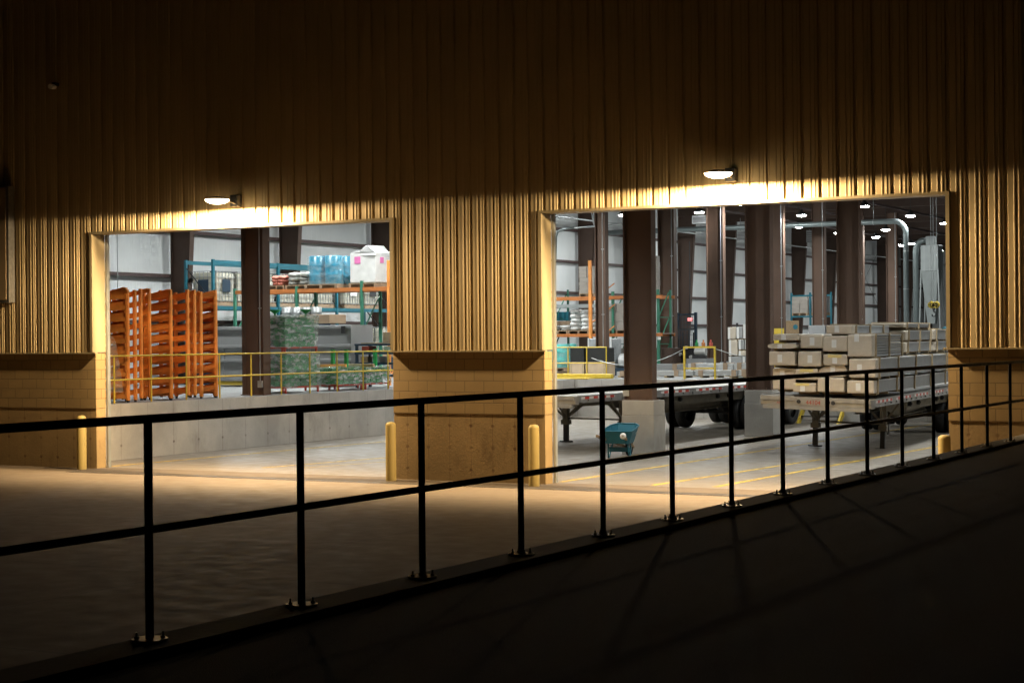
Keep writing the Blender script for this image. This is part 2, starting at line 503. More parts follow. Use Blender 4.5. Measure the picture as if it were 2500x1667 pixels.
# inside shell
MB().box(-38.45, -38.25, .302, 112, -.3, 9.9).build('liner_wall', m_white, wh)
MB().box(-38.45, 12.2, 112, 112.2, -.3, 9.9).build('end_wall', m_white, wh)
MB().box(12, 12.2, .302, 112, -.3, 9.9).build('liner_wall', m_white, wh)
MB().box(-38.45, 12.2, .302, 112.2, 9.72, 9.9).build('roof', m_ceil, wh)
for z in (3.30, 4.82, 6.31, 7.83):
    MB().box(-38.245, -38.02, .31, 111.9, z-.05, z+.06).build('girt', m_girt, wh)
for z, y0, y1 in ((5.65, 36.6, 42.3), (5.65, 91, 97)):
    MB().box(-38.245, -38.05, y0, y1, z-.05, z+.05).build('girt', m_girt, wh)
y = 11.9
while y < 110:
    m = MB()
    m.box(-38.01, -37.98, y-.11, y+.11, 1.25, 9.2)
    zb, zt, xb, xt = 1.256, 9.2, -37.52, -37.02
    m.hexa([(-37.98, y-.01, zb), (xb, y-.01, zb), (xb, y+.01, zb), (-37.98, y+.01, zb), (-37.98, y-.01, zt), (xt, y-.01, zt), (xt, y+.01, zt), (-37.98, y+.01, zt)])
    m.hexa([(xb, y-.11, zb), (xb+.03, y-.11, zb), (xb+.03, y+.11, zb), (xb, y+.11, zb), (xt, y-.11, zt), (xt+.03, y-.11, zt), (xt+.03, y+.11, zt), (xt, y+.11, zt)])
    m.build('tapered_wall_column', m_browndk, wh)
    MB().box(-38, 11.9, y-.1, y+.1, 9.205, 9.7).build('rafter', m_browndk, wh)
    y += 6.1
for x in (-34, -30, -26, -22, -18, -14, -10):
    MB().box(x-.03, x+.03, .4, 111, 9.1, 9.2).build('purlin', m_girt, wh)
def brace(y0, y1, z0, z1):
    MB().cyl((-38.0, y0, z0), (-38.0, y1, z1), .012, n=6).build('brace_rod', m_dark, wh)
for y0 in (36.4, 91.3):
    brace(y0, y0+6, 8.6, 4.9); brace(y0, y0+6, 4.9, 8.6); brace(y0, y0+6, 4.6, 1.5)
def hcol(x, y, z0, L=.64, W=.25, ztop=9.2, conduit=True, yellow=False):
    m = MB()
    m.box(x-L/2+.025, x+L/2-.025, y-.012, y+.012, z0+.02, ztop)
    m.box(x-L/2, x-L/2+.025, y-W/2, y+W/2, z0+.02, ztop)
    m.box(x+L/2-.025, x+L/2, y-W/2, y+W/2, z0+.02, ztop)
    m.box(x-L/2-.03, x+L/2+.03, y-W/2-.03, y+W/2+.03, z0, z0+.02)
    for sx in (-.2, .2):
        m.cyl((x+sx, y-.1, z0+.02), (x+sx, y-.1, z0+.06), .02, n=6)
    for zz in (z0+2.65,):
        m.box(x-L/2+.025, x+L/2-.025, y-.02, y-.012, zz, zz+.012)
    o = m.build('steel_column', m_brown, wh)
    if conduit:
        c = MB().cyl((x+L/2-.09, y-W/2-.025, z0+.35), (x+L/2-.09, y-W/2-.025, ztop), .016, n=6)
        for zz in (z0+2.2, z0+4.5): c.box(x+L/2-.14, x+L/2-.04, y-W/2-.03, y-W/2-.005, zz, zz+.03)
        c.box(x+L/2-.15, x+L/2-.02, y-W/2-.06, y-W/2-.002, z0+.2, z0+.37)
        c.build('conduit', m_galv, o)
    if yellow:
        MB().box(x-L/2-.01, x+L/2+.01, y-W/2-.012, y-W/2-.004, z0, z0+1.75).build('column_guard', m_yel, o)
    return o
for yy in (8.35, 16.05, 23.75):
    o = hcol(-16.67, yy, 1.22, .70, .26, conduit=False)
    MB().box(-17.0, -16.2, yy-.32, yy+.32, 0, .88).box(-16.992, -16.208, yy-.312, yy+.312, .88, 1.22).build('concrete_pedestal', m_ped, o, bevel=.008)
MB().box(-16.95, -16.80, 8.0, 8.02, 1.32, 1.50).build('junction_box', m_galv, wh)
hcol(-27.4, 8.3, 1.256, .68, .3)
for yy, L, yl in ((28.3, .40, False), (34.7, .68, False), (39.7, .74, False), (47.0, .68, True), (52.8, .62, False), (58.9, .6, False), (64.9, .6, False)):
    hcol(-27.15 if yy < 30 else -27.4, yy, 1.256, L, .28, yellow=yl)
for yy in (6.1+71, 77+6.1, 83+6.1): hcol(-27.4, yy, 1.256, .6, .28, conduit=False)

# ---------------------------------------------------------------- lights on the facade
# photometric table of the wall lamps: wide along the wall, cut off a few metres in front of it
def photometry():
    vert = [0, 5, 10, 15, 20, 25, 30, 35, 40, 45, 50, 55, 60, 65, 70, 75, 80, 84, 87, 90, 91, 180]
    q1 = [0, 2, 4, 6, 8, 10, 12, 14, 17, 21, 27, 35, 45, 60, 75, 90]
    hor = q1 + [180-h_ for h_ in q1[-2::-1]] + [180+h_ for h_ in q1[1:]] + [360-h_ for h_ in q1[-2::-1]]
    def lerp(x, tab):
        for (a0, b0), (a1, b1) in zip(tab, tab[1:]):
            if x <= a1: return b0+(b1-b0)*max(0, (x-a0)/(a1-a0))
        return tab[-1][1]
    rows = []
    for h_ in hor:
        fwd = math.sin(R(h_)); lat = .7/max(.02, abs(math.tan(R(h_)))) if fwd < 0 else 0
        row = []
        for v in vert:
            if v > 90: row.append(0.0); continue
            psi = math.degrees(math.atan(math.tan(R(min(v, 89.5)))*fwd))
            side = lerp(v, [(0, 1), (72, 1.35), (76, 1.3), (80, 1.05), (84, .7), (87, .5), (90, .4)])
            if fwd >= 0:        # out over the apron: full near the wall, cut off a few metres out
                k = FWD*lerp(psi, [(0, .55), (3, 1), (8, 1), (18, .80), (28, .40), (36, .16), (44, .055), (52, .032), (62, .03), (90, .025)])
            elif abs(h_-270) > 79:     # along the wall
                k = SIDE
            else:               # back towards the opening and the strip of wall over it
                k = lerp(-psi, [(0, SIDE), (3, FWD*.8), (20, FWD*.7), (34, .55), (46, .28), (56, .10), (64, .10), (68, .75), (90, 1)])
            row.append(100*side*k)
        rows.append(' '.join('%.1f' % x for x in row))
    return '\n'.join(['IESNA:LM-63-2002', '[TEST] wall lamp', 'TILT=NONE', '1 1000 1 %d %d 1 2 0 0 0' % (len(vert), len(hor)), '1 1 100',
                      ' '.join(map(str, vert)), ' '.join(map(str, hor))] + rows) + '\n'
FWD, SIDE = 1.75, .62
txt = bpy.data.texts.new('wall_lamp_photometry')
txt.write(photometry())
def wall_lamp(x, z, label):
    t = thing('wall_lamp', label, 'wall lamp', (x, -.06, z), group='lamps over the truck doors')
    b = MB().box(-.09, .09, -.16, -.005, -.13, .10).cyl((0, -.165, .03), (0, -.185, .03), .05, n=10)
    b.build('mounting_box', m_dark, t, bevel=.008)
    MB().cyl((.0, -.14, -.04), (.0, -.45, -.03), .025, n=10).cyl((.05, -.14, -.08), (.03, -.45, -.03), .012, n=8).build('arm', m_dark, t)
    MB().lathe([(.001, .06), (.08, .056), (.17, .036), (.235, .012), (.245, .0), (.235, .0), (.23, .008), (.001, .012)], (0, -.68, -.03), 28).build('shade', m_dark, t)
    MB().lathe([(.235, .004), (.225, -.025), (.18, -.055), (.11, -.078), (.001, -.088)], (0, -.68, -.03), 28).build('lens', m_wlens, t)
    L = bpy.data.lights.new('lamp_light', 'POINT')
    L.energy = WALL_I; L.color = (1.0, .72, .39); L.shadow_soft_size = .09
    L.use_nodes = True
    nt = L.node_tree
    em = nt.nodes.get('Emission') or nt.nodes.new('ShaderNodeEmission')
    ies = nt.nodes.new('ShaderNodeTexIES'); ies.mode = 'INTERNAL'; ies.ies = txt
    ies.inputs['Strength'].default_value = 1.0
    nt.links.new(ies.outputs[0], em.inputs['Strength'])
    lo = bpy.data.objects.new('lamp_light', L); COL.objects.link(lo); lo.parent = t
    lo.location = (0, -.68, -.24); lo.rotation_euler = (0, 0, R(90))
    return t
wall_lamp(-21.58, 5.43, 'glowing dish lamp over the left truck door')
wall_lamp(-11.10, 5.40, 'glowing dish lamp over the right truck door')
# small camera high on the wall, sign box at the left edge
t = thing('security_camera', 'small pale security camera high on the dark ribbed wall', 'camera', (-26.3, -.06, 8.03))
MB().box(-.05, .05, -.12, 0, .02, .09).build('bracket', m_dark, t)
MB().cyl((-.02, -.08, .0), (.12, -.34, -.03), .055, n=12).build('camera_body', m_lab, t)
t = thing('sign_box', 'flat tan box sign with pale edge, cut by the left edge', 'sign', (-28.82, -.06, 3.5))
MB().box(-1.2, 1.28, -.19, -.005, 0, 2.5).build('cabinet', m_plate, t, bevel=.01)
MB().box(-1.2, 1.2, -.2, -.19, .06, 2.46).build('face_panel', m_sign, t)

# ---------------------------------------------------------------- bollards
for x, y, h, lb in ((-25.52, -.28, 1.12, 'yellow bollard at the left edge of the left truck door'), (-17.86, -.36, 1.1, 'yellow bollard at the left side of the middle pier'),
                 (-14.80, -.42, 1.1, 'yellow bollard at the right side of the middle pier'), (-7.42, -.42, 1.05, 'yellow bollard at the right edge of the right truck door, half behind the kerb')):
    b = MB().lathe([(.098, 0), (.098, h-.07), (.092, h-.04), (.07, h-.012), (.035, h-.002), (.001, h)], (0, 0, 0), 24)
    o = b.build('bollard', m_boll); o.location = (x, y, 0)
    tag(o, lb, 'bollard', 'yellow bollards by the truck doors')

# ---------------------------------------------------------------- black railing on the kerb
RX, RZ, RY0, RS = -5.645, 1.187, -21.80, 1.2508
rl = thing('handrail', 'long black pipe railing with two rails running toward the warehouse', 'railing', (RX, RY0, RZ))
def rx(n): return .0102*n
ya, yb = -3*RS, 17.3*RS
MB().cyl((rx(-3), ya, 1.07), (rx(17.3), yb, 1.07), .0215, n=14).build('top_rail', m_black, rl)
MB().cyl((rx(-3), ya, .535), (rx(17.3), yb, .535), .0205, n=14).build('mid_rail', m_black, rl)
for n in range(-3, 18):
    p = MB().cyl((rx(n), n*RS, .01), (rx(n), n*RS, 1.055), .0213, n=14).build('post', m_black, rl)
    b = MB().cyl((rx(n), n*RS, 0), (rx(n), n*RS, .010), .088, n=20)
    for a in (45, 135, 225, 315):
        cx, cy = rx(n)+.062*math.cos(R(a)), n*RS+.062*math.sin(R(a))
        b.cyl((cx, cy, .010), (cx, cy, .022), .012, n=6).cyl((cx, cy, .02), (cx, cy, .042), .006, n=6)
    b.build('base_flange', m_plate, p)

# ---------------------------------------------------------------- yellow guard rails
def guard(name, label, p0, p1, posts, z0, zt=1.07, zm=.53, r=.021, plate=None):
    p0, p1 = Vector((*p0, z0)), Vector((*p1, z0))
    t = thing(name, label, 'guard rail', p0)
    d = p1-p0
    for zz, nm in ((zt, 'top_rail'), (zm, 'mid_rail')):
        MB().cyl((0, 0, zz), (d.x, d.y, zz), r, n=10).build(nm, m_yel, t)
    for u in posts:
        q = d*u
        m = MB().cyl((q.x, q.y, 0), (q.x, q.y, zt), r, n=10)
        m.build('post', m_yel, t)
    return t
guard('guard_rail', 'long yellow pipe guard rail along the dock edge behind the left truck door', (-26.86, .7), (-26.86, 16.1),
      [i*1.27/15.4+.02 for i in range(13)], 1.256)
gr = guard('guard_rail', 'yellow guard rail over the thick yellow beam by the plywood crates', (-28.3, 26.2), (-25.98, 26.2), [.0, .36, .67, .99], 1.256)
MB().box(-28.1, -25.7, 25.98, 26.14, 1.26, 1.42).build('kick_beam', m_yel, gr, off=gr.location, bevel=.02)
o = MB().box(-27.7, -26.3, 25.32, 25.9, 1.257, 1.30).build('dock_plate', m_yel, bevel=.006)
tag(o, 'low yellow dock plate on the floor under the yellow beam', 'dock plate')
gf = thing('barrier_gate', 'square yellow gate frame on the far dock edge between two drooping chains', 'barrier', (-22.8, 25.75, 1.256))
gx0, gz1 = (-22.94, 2.31)
gx1, gz2 = (-21.86, 2.31)
gx, gy, gz = -22.8, 25.75, 1.256
for xx in (gx0, gx1): MB().box(xx-.03, xx+.03, gy-.03, gy+.03, gz, gz1+.03).build('post', m_yel, gf, off=gf.location)
MB().box(gx0+.03, gx1-.03, gy-.03, gy+.03, gz1-.03, gz1+.03).build('top_rail', m_yel, gf, off=gf.location)
MB().box(gx0+.03, gx1-.03, gy-.025, gy+.025, gz1-.72, gz1-.67).build('mid_rail', m_yel, gf, off=gf.location)
def sag(p0, p1, s, n=14):
    p0, p1 = Vector(p0), Vector(p1)
    return [p0.lerp(p1, i/n) - Vector((0, 0, s*4*(i/n)*(1-i/n))) for i in range(n+1)]
MB().tube(sag((gx0, gy, gz1-.05), (gx0-3.6, gy+.4, gz1-.35), .38), .014, 6).tube(sag((gx1, gy, gz1-.05), (gx1+2.6, gy+.4, gz1-.25), .2), .014, 6).build('chain', m_galv, gf, off=gf.location)

# ---------------------------------------------------------------- flatbed trailers
def trailer(label, loc, rz, roll, number=None, length=16.2):
    t = thing('flatbed_trailer', label, 'trailer', loc, rz, 'flatbed trailers at the dock')
    t.rotation_euler = (0, roll, rz)
    W = 1.27; D = 1.30
    MB().box(-W+.06, W-.06, .12, length, D-.07, D-.005).build('deck', m_deck, t)
    n_ = MB().prism([(-W+.05, 0.05), (-W+.0, .12), (-W+.0, .16), (W, .16), (W, .12), (W-.05, .05), (W-.3, 0.0), (-W+.3, 0.0)], D-.20, D-.01, 'z')
    n_.box(-W+.05, -.42, -.03, .0, D-.09, D+.005).box(.42, W-.05, -.03, .0, D-.09, D+.005).box(-W+.1, W-.1, .0, .1, D-.28, D-.2)
    n_.build('nose', m_alu, t, bevel=.006)
    MB().box(-.42, .42, -.012, -.001, D-.17, D-.01).build('nose_plate', m_lab if number is None else m_alu, t)
    for x in (-.36, .29, .40):
        MB().cyl((x if number else x, -.012, D-.10), (x, -.035, D-.10), .045, n=14).build('air_socket', m_dark, t)
    if number:
        for s_, x_, sz, zz in ((number, -.04, .13, D-.155), ('ASC', -.78, .07, D-.16)):
            cu = bpy.data.curves.new('txt', 'FONT'); cu.body = s_; cu.size = sz; cu.align_x = 'CENTER'; cu.extrude = .002
            to = bpy.data.objects.new('tmp', cu); COL.objects.link(to)
            me = bpy.data.meshes.new_from_object(to.evaluated_get(bpy.context.evaluated_depsgraph_get()))
            bpy.data.objects.remove(to)
            me.materials.clear(); me.materials.append(m_red)
            no = bpy.data.objects.new('painted_number' if s_ == number else 'painted_letters', me); COL.objects.link(no); no.parent = t
            no.rotation_euler = (R(90), 0, 0); no.location = (x_, -.016 if s_ == number else -.034, zz)
    for s in (-1, 1):
        rr = MB().box(s*(W-.06), s*W, .16, length, D-.15, D+.01).box(s*(W-.10), s*(W+.02), .3, length, D-.165, D-.15)
        k = .6
        while k < length-.2:
            rr.box(s*W, s*(W+.035), k, k+.06, D-.13, D-.09); k += .6
        ro = rr.build('side_rail', m_alu, t)
        tp = MB()
        k = .25
        while k < length-1:
            tp.box(s*(W+.001), s*(W+.004), k, k+1.76, D-.078, D-.022); k += 2.2
        tp.build('reflective_tape', m_tape, ro)
        pr_ = [(.4, D-.09), (.4, D-.30), (4.6, D-.34), (6.4, D-.64), (length-.1, D-.64), (length-.1, D-.09)]
        MB().prism(pr_, s*.45, s*.49, 'x').prism([(6.4, D-.66), (6.4, D-.635), (length-.1, D-.635), (length-.1, D-.66)], s*.37, s*.57, 'x').build('main_beam', m_beam, t)
        MB().box(s*(W-.28), s*(W-.25), 5.0, length-.3, D-.42, D-.16).build('side_beam', m_beam, t)
        for yy in (5.2, 6.3, 8.8, 9.6, 12.0):
            MB().cyl((s*(W-.245), yy, D-.28), (s*(W-.17), yy, D-.28), .06, n=12).cyl((s*(W-.17), yy, D-.28), (s*(W-.15), yy, D-.28), .03, n=10).build('winch', m_dark, t)
        lg = MB().box(s*.8-.075, s*.8+.075, 3.33, 3.47, .48, D-.16).box(s*.8-.10, s*.8+.10, 3.3, 3.5, .44, .56)
        lg = lg.build('landing_leg', m_beam, t)
        MB().box(s*.8-.055, s*.8+.055, 3.345, 3.455, .03, .46).build('inner_leg', m_dark, lg)
        MB().cyl((s*.8, 3.4, 0.0), (s*.8, 3.4, .03), .17, n=16).build('foot_pad', m_dark, lg)
        MB().bar((s*.8, 3.4, .60), (s*.28, 3.4, D-.2), .045).bar((s*.8, 3.4, .60), (s*.66, 4.5, D-.22), .05).bar((s*.8, 3.38, .60), (s*.9, 2.5, D-.2), .04).bar((s*.8, 3.4, .60), (s*1.15, 3.4, D-.2), .04).build('leg_brace', m_beam, lg)
    k = .5
    while k < length:
        MB().box(-W+.07, W-.07, k, k+.05, D-.17, D-.075).build('cross_member', m_beam, t); k += 1.2
    MB().cyl((-.72, 3.4, .60), (.72, 3.4, .60), .02, n=8).cyl((.875, 3.38, .6), (.95, 3.38, .6), .02, n=8).build('cross_shaft', m_beam, t)
    MB().tube([(.95, 3.38, .6), (.97, 3.2, .62), (.97, 3.15, .45), (.96, 3.15, .38)], .014).build('crank_handle', m_dark, t)
    for ya in (10.9, 14.0):
        MB().cyl((-1.0, ya, .5), (1.0, ya, .5), .065, n=12).box(-.55, -.42, ya-.5, ya+.5, .55, .72).box(.42, .55, ya-.5, ya+.5, .55, .72).build('axle', m_dark, t)
        MB().lathe([(.13, -.18), (.16, -.1), (.16, .1), (.13, .18)], (-.2, ya-.25, .62), 14, 'y').build('air_tank', m_dark, t)
        for s in (-1, 1):
            for x0 in (.72, 1.03):
                a, b_ = s*x0, s*(x0+.27)
                c = (a+b_)/2
                ty = MB().lathe([(.30, -.10), (.36, -.135), (.46, -.135), (.505, -.10), (.512, -.05), (.512, .05), (.505, .10), (.46, .135), (.36, .135), (.30, .10)], (c, ya, .512), 36, 'x')
                w = ty.build('wheel', m_rub, t)
                MB().lathe([(.30, -.10), (.28, -.02), (.19, .02*s), (.17, .05*s), (.09, .06*s), (.085, .12*s), (.001, .13*s)], (c, ya, .512), 28, 'x').build('rim', m_rim, w)
    return t
T2L, T2H, T2R = (-12.67, 8.6, .0), R(5), R(2.2)
t2 = trailer('loaded flatbed trailer numbered 44104 carrying paper wrapped packages', T2L, T2H, T2R, '44104')
t1 = trailer('empty flatbed trailer behind the blue wheelbarrow and concrete pedestals', (-19.62, 8.45, 0), R(-1.3), R(.6))

# ---------------------------------------------------------------- packages on the loaded trailer
T2M = Matrix.Translation(T2L) @ Matrix.Rotation(T2H, 4, 'Z') @ Matrix.Rotation(T2R*.25, 4, 'Y')
def pack(label, x0, x1, z0, z1, y0=.12, ln=5.6, white=True, yellow=False, side=False, slats=False, squash=0, lx=.5, lz=.5, tilt=0, bump=0):
    cx, cy = (x0+x1)/2, y0
    t = thing('wrapped_package', label, 'package', (0, 0, 0), 0, 'paper wrapped packages on the flatbed trailer')
    t.matrix_world = T2M @ Matrix.Translation((cx, cy, z0)) @ Matrix.Rotation(tilt, 4, 'Y')
    w, h = (x1-x0)/2, z1-z0
    fl = .34 if side else ln
    m = MB()
    if squash or bump:
        n = 18; poly = []
        for i in range(n):
            a = 2*math.pi*i/n
            ca, sa = math.cos(a), math.sin(a)
            e = .75 if squash else .45
            px_ = w*math.copysign(abs(ca)**e, ca); pz_ = h/2+h/2*math.copysign(abs(sa)**(.55), sa)
            if bump: pz_ += bump*h*max(0, sa)*math.sin(ca*2.2+.6)
            poly.append((px_, pz_))
        m.prism(poly, 0, fl, 'y')
        m.build('paper_wrap', m_paper, t)
    else:
        m.box(-w, w, 0, fl, 0, h)
        m.build('paper_wrap', m_paper, t, bevel=min(.035, h*.16), seg=2)
    if side:
        s = MB()
        if slats:
            k = 0
            nn = max(4, int(h/.055))
            for k in range(nn):
                z = h*k/nn
                s.box(-w+.02, w-.02-(.01 if k % 2 else 0), fl-.05, ln, z+.004, z+h/nn-.010)
        else:
            s.box(-w+.015, w-.015, fl-.05, ln, .01, h-.02)
        s.build('profile_stack', m_grey, t)
        MB().box(-w+.01, w-.005, fl-.02, ln-.02, h-.018, h+.006).build('top_film', m_wfilm, t)
        y = fl+.02
        while y < ln:
            b = MB().box(w-.012, w+.022, y, y+.06, -.03, h+.02).box(-w, w+.02, y, y+.06, h+.008, h+.03)
            b.build('batten', m_wood, t); y += 2.1 if ln > 6 else 1.45
    else:
        MB().box(-w+.02, w-.02, .3, ln-.1, h-.012, h+.004).build('top_film', m_wfilm, t)
    for yy in (.4, 1.6, 3.2):
        if yy < ln: MB().box(-w+.03, w-.03, yy, yy+.08, -.055, -.002).build('bearer', m_wood, t)
    if white:
        lw, lh = .052, min(.085, h*.42)
        MB().box(-w+2*w*lx-lw, -w+2*w*lx+lw, -.006, -.001, h*lz-lh, h*lz+lh).build('label', m_lab, t)
    if yellow:
        MB().box(-w+2*w*lx-.15, -w+2*w*lx+.15, -.0095, -.0065, h*.70, h*.97).build('yellow_label', m_ylab, t)
    return t
pack('thin brown package on top of the far left stack on the trailer', *(-0.964, -0.374, 2.54, 2.68), .22, 4.8, lx=.4)
pack('flat bulging brown package second from top of the far left stack', *(-1.04, -0.392, 2.36, 2.47), .05, 5.0, squash=1, lx=.42)
pack('square brown package with one white label below the flat bulging one', *(-1.02, -0.435, 1.99, 2.30), .08, 5.4, lx=.42)
pack('tall brown package at the bottom of the far left stack', *(-0.972, -0.447, 1.46, 1.92), .2, 5.4, lx=.42, lz=.72)
pack('brown package on top of the second stack from the left', *(-0.35, 0.161, 2.37, 2.67), .2, 5.4, lx=.52)
pack('brown package second from top of the second stack, tilted white label', *(-0.378, 0.133, 1.97, 2.30), .12, 5.4, lx=.52)
pack('brown package with yellow and white labels third in the second stack', *(-0.446, 0.0575, 1.68, 1.92), .15, 5.4, lx=.5, yellow=True)
pack('low brown package with yellow label at the bottom of the second stack', *(-0.481, 0.0307, 1.41, 1.61), .08, 5.4, lx=.42, yellow=True)
pack('highest brown package lying across the top of the load', *(0.211, 0.787, 2.68, 2.87), .25, 4.0, side=True, lx=.42, lz=.6)
pack('tall brown package directly under the highest one', *(0.16, 0.705, 2.30, 2.64), .16, 5.4, lx=.46)
pack('brown package with wide yellow label in the third stack', *(0.173, 0.71, 2.00, 2.24), .14, 5.4, lx=.48, yellow=True)
pack('sagging brown package under the wide yellow label in the third stack', *(0.0661, 0.684, 1.75, 1.97), .2, 5.4, bump=.25, lx=.5, lz=.8)
pack('brown package at the bottom of the third stack', *(0.0555, 0.65, 1.42, 1.73), .1, 5.4, white=False)
pack('big package of layered slats on top of the right hand stack', *(0.715, 1.25, 2.19, 2.67), .1, 3.3, side=True, slats=True, lx=.38, lz=.85)
pack('long grey sided package in the middle of the right hand stack', *(0.773, 1.35, 1.74, 2.15), .0, 13.5, side=True, lx=.4)
pack('long grey sided package at the bottom of the right hand stack', *(0.725, 1.31, 1.40, 1.68), .02, 13.5, side=True, lx=.42)
for i, (xa, xb, za, zb, ya) in enumerate(((.72, 1.14, 2.25, 2.48, 4.3), (.72, 1.14, 2.53, 2.76, 4.4), (.24, .66, 2.25, 2.48, 4.2), (.24, .66, 2.53, 2.76, 4.3),
                                          (.72, 1.14, 2.25, 2.48, 8.2), (.72, 1.14, 2.53, 2.78, 8.1), (.24, .66, 2.53, 2.80, 8.1), (.24, 1.1, 2.84, 2.93, 4.4))):
    pack(('small package, lower one behind the layered slats', 'small package, upper one behind the layered slats', 'small package left of the lower one behind the slats', 'small package left of the upper one behind the slats',
          'lower package at the far right rear of the load', 'upper package at the far right rear of the load', 'package left of the upper one at the rear of the load', 'thin flat package lying on the small packages behind the slats')[i],
         xa, xb, za, zb, ya, 3.4, white=False, side=True)

# ---------------------------------------------------------------- orange upright frames on the dock
def frame(loc, rz, label, W=.86, H=2.58, fan=0.0, low=0.0):
    t = thing('rack_frame', label, 'rack frame', loc, rz, 'orange rack frames standing on the dock')
    for x in (-W, -.07):
        p = MB().box(x, x+.07, -.03, .03, .05, H).box(x+.015, x+.055, -.05, -.03, .1, H-.1)
        p.build('post', m_org, t)
        MB().box(x+.012, x+.058, -.02, .02, 0, .05).build('foot', m_dark, t)
    for i in range(10):
        z = .12+i*.253+low
        MB().bar((-W+.07, 0, z), (-.07, 0, z+fan), .045, .098).build('rung', m_org, t)
    return t
LB = ('orange ladder frame of the left bundle, beside the door jamb', 'orange ladder frame of the middle bundle on the dock', 'orange ladder frame of the right bundle, nearest the brown column')
protos = [frame((-27.0, 2.95, 1.256), 0, LB[0], fan=.02), frame((-27.02, 4.50, 1.256), 0, LB[1], fan=.09, low=.02), frame((-26.98, 6.15, 1.256), 0, LB[2], fan=.14, low=.01), frame((-27.12, 3.34, 1.256), R(-2), 'orange ladder frame showing only its posts between the left and middle bundles', fan=.05, low=.04)]
def put(x, y, rz, lb, k):
    dup(protos[k], (x, y, 1.256+rnd.uniform(0, .06)), rz, lb)
for i in range(1, 5): put(-27.05-.07*i, 2.95+.08*i, R(-1.2*i), LB[0], (0, 3, 1, 2, 0)[i])
for i, (x, y) in enumerate(((-27.12, 3.55), (-27.06, 3.78))): put(x, y, R(2*i), 'orange ladder frame showing only its posts between the left and middle bundles', 3-i)
for i in range(1, 8): put(-27.02-.066*i, 4.50+.075*i, R(-1+.8*i), LB[1], (1, 0, 3, 2, 1, 3, 0, 2)[i])
for i, (x, y) in enumerate(((-27.1, 5.22), (-27.05, 5.42), (-27.0, 5.6))): put(x, y, R(2-2*i), 'orange ladder frame showing only its posts between the middle and right bundles', i)
for i in range(1, 8): put(-26.98-.066*i, 6.15+.075*i, R(-1+.8*i), LB[2], (2, 0, 3, 1, 2, 0, 3, 1)[i])
o = MB().prism([(2.2, .75), (2.72, .75), (2.66, 1.25), (2.45, 1.9), (2.3, 2.05), (2.15, 1.7)], -27.35, -26.97, 'x').jitter(.03, 3).build('plastic_sheet', m_film, off=(-27, 2.4, 0)); o.location.z = 1.0
o.location = (-27, 2.4, .75)
tag(o, 'crumpled clear plastic sheet hanging on the left orange frames', 'plastic sheet')

# ---------------------------------------------------------------- pallets, totes, drums, sacks
def pallet_mb(m, x0, x1, y0, y1, z):
    for i in range(5):
        a = y0+(y1-y0)*i/5
        m.box(x0, x1, a, a+(y1-y0)/5-.03, z+.10, z+.13)
    for u in (0, .46, .92):
        xx = x0+(x1-x0)*u
        m.box(xx, xx+(x1-x0)*.08, y0, y1, z, z+.10)
    return m
def tote(label, x, y, z, mark=None, grp='caged liquid totes on the racks'):
    t = thing('liquid_tote', label, 'tote', (x, y, z), 0, grp)
    pallet_mb(MB(), -.5, .5, -.5, .5, 0).build('pallet', m_pallet, t)
    MB().box(-.47, .47, -.47, .47, .15, 1.08).build('tank', m_ibc, t, bevel=.06, seg=3)
    MB().lathe([(.11, 1.08), (.11, 1.13), (.001, 1.13)], (0, 0, 0), 16).build('lid', m_dark, t)
    c = MB()
    for s in (-1, 1):
        for i in range(7):
            u = -.5+i/6
            c.box(u-.009, u+.009, s*.5-.009, s*.5+.009, .13, 1.12).box(s*.5-.009, s*.5+.009, u-.009, u+.009, .13, 1.12)
        for i in range(6):
            z_ = .16+i*.19
            c.box(-.5, .5, s*.512-.008, s*.512+.008, z_, z_+.018).box(s*.512-.008, s*.512+.008, -.5, .5, z_, z_+.018)
    c.build('cage', m_galv, t)
    if mark:
        MB().box(-.2, .22, -.535, -.525, .45, .85).build('plate', mark, t)
        MB().box(.525, .535, -.2, .22, .45, .85).build('plate', mark, t)
    return t
# teal rack along the far wall
BX, BXB = -35.5, -36.6
rk = thing('pallet_rack', 'teal pallet rack along the white wall behind the orange frames', 'rack', (BX, 16.9, 1.256))
for yy in (16.93, 20.45, 23.95, 27.4):
    u = MB().box(BX-.04, BX+.04, yy-.045, yy+.045, 1.256, 5.27).box(BXB-.04, BXB+.04, yy-.045, yy+.045, 1.256, 5.27)
    u = u.build('upright_frame', m_blue, rk, off=rk.location)
    b = MB()
    for z0 in (1.5, 2.7, 3.9): b.bar((BX-.04, yy, z0), (BXB+.04, yy, z0+1.1), .03)
    b.build('diagonal_brace', m_dark, u, off=rk.location)
for y0, y1 in ((16.98, 20.4), (20.5, 23.9), (24.0, 27.35)):
    for zz in (3.72, 5.19):
        for xx in (BX, BXB):
            MB().box(xx-.025, xx+.025, y0, y1, zz-.06, zz+.06).build('beam', m_blue, rk, off=rk.location)
tl = iter(('tote with a dark blue plate, nearest the left teal upright', 'tote with a grey plate beside the dark plated one', 'tote on the teal rack just left of the brown column', 'tote on the teal rack under the red sacks', 'tote on the teal rack right of the red sacks', 'tote on the teal rack, nearest the green upright', 'tote with a dark plate under the white bulk box', 'tote on the right end of the teal rack'))
for yy, mk in ((17.6, m_navy), (18.72, m_galv), (19.84, None), (20.98, None), (22.15, None), (23.3, None), (25.0, m_lab), (26.3, m_dark)):
    tote(next(tl), BX-.52, yy, 3.785, mk)
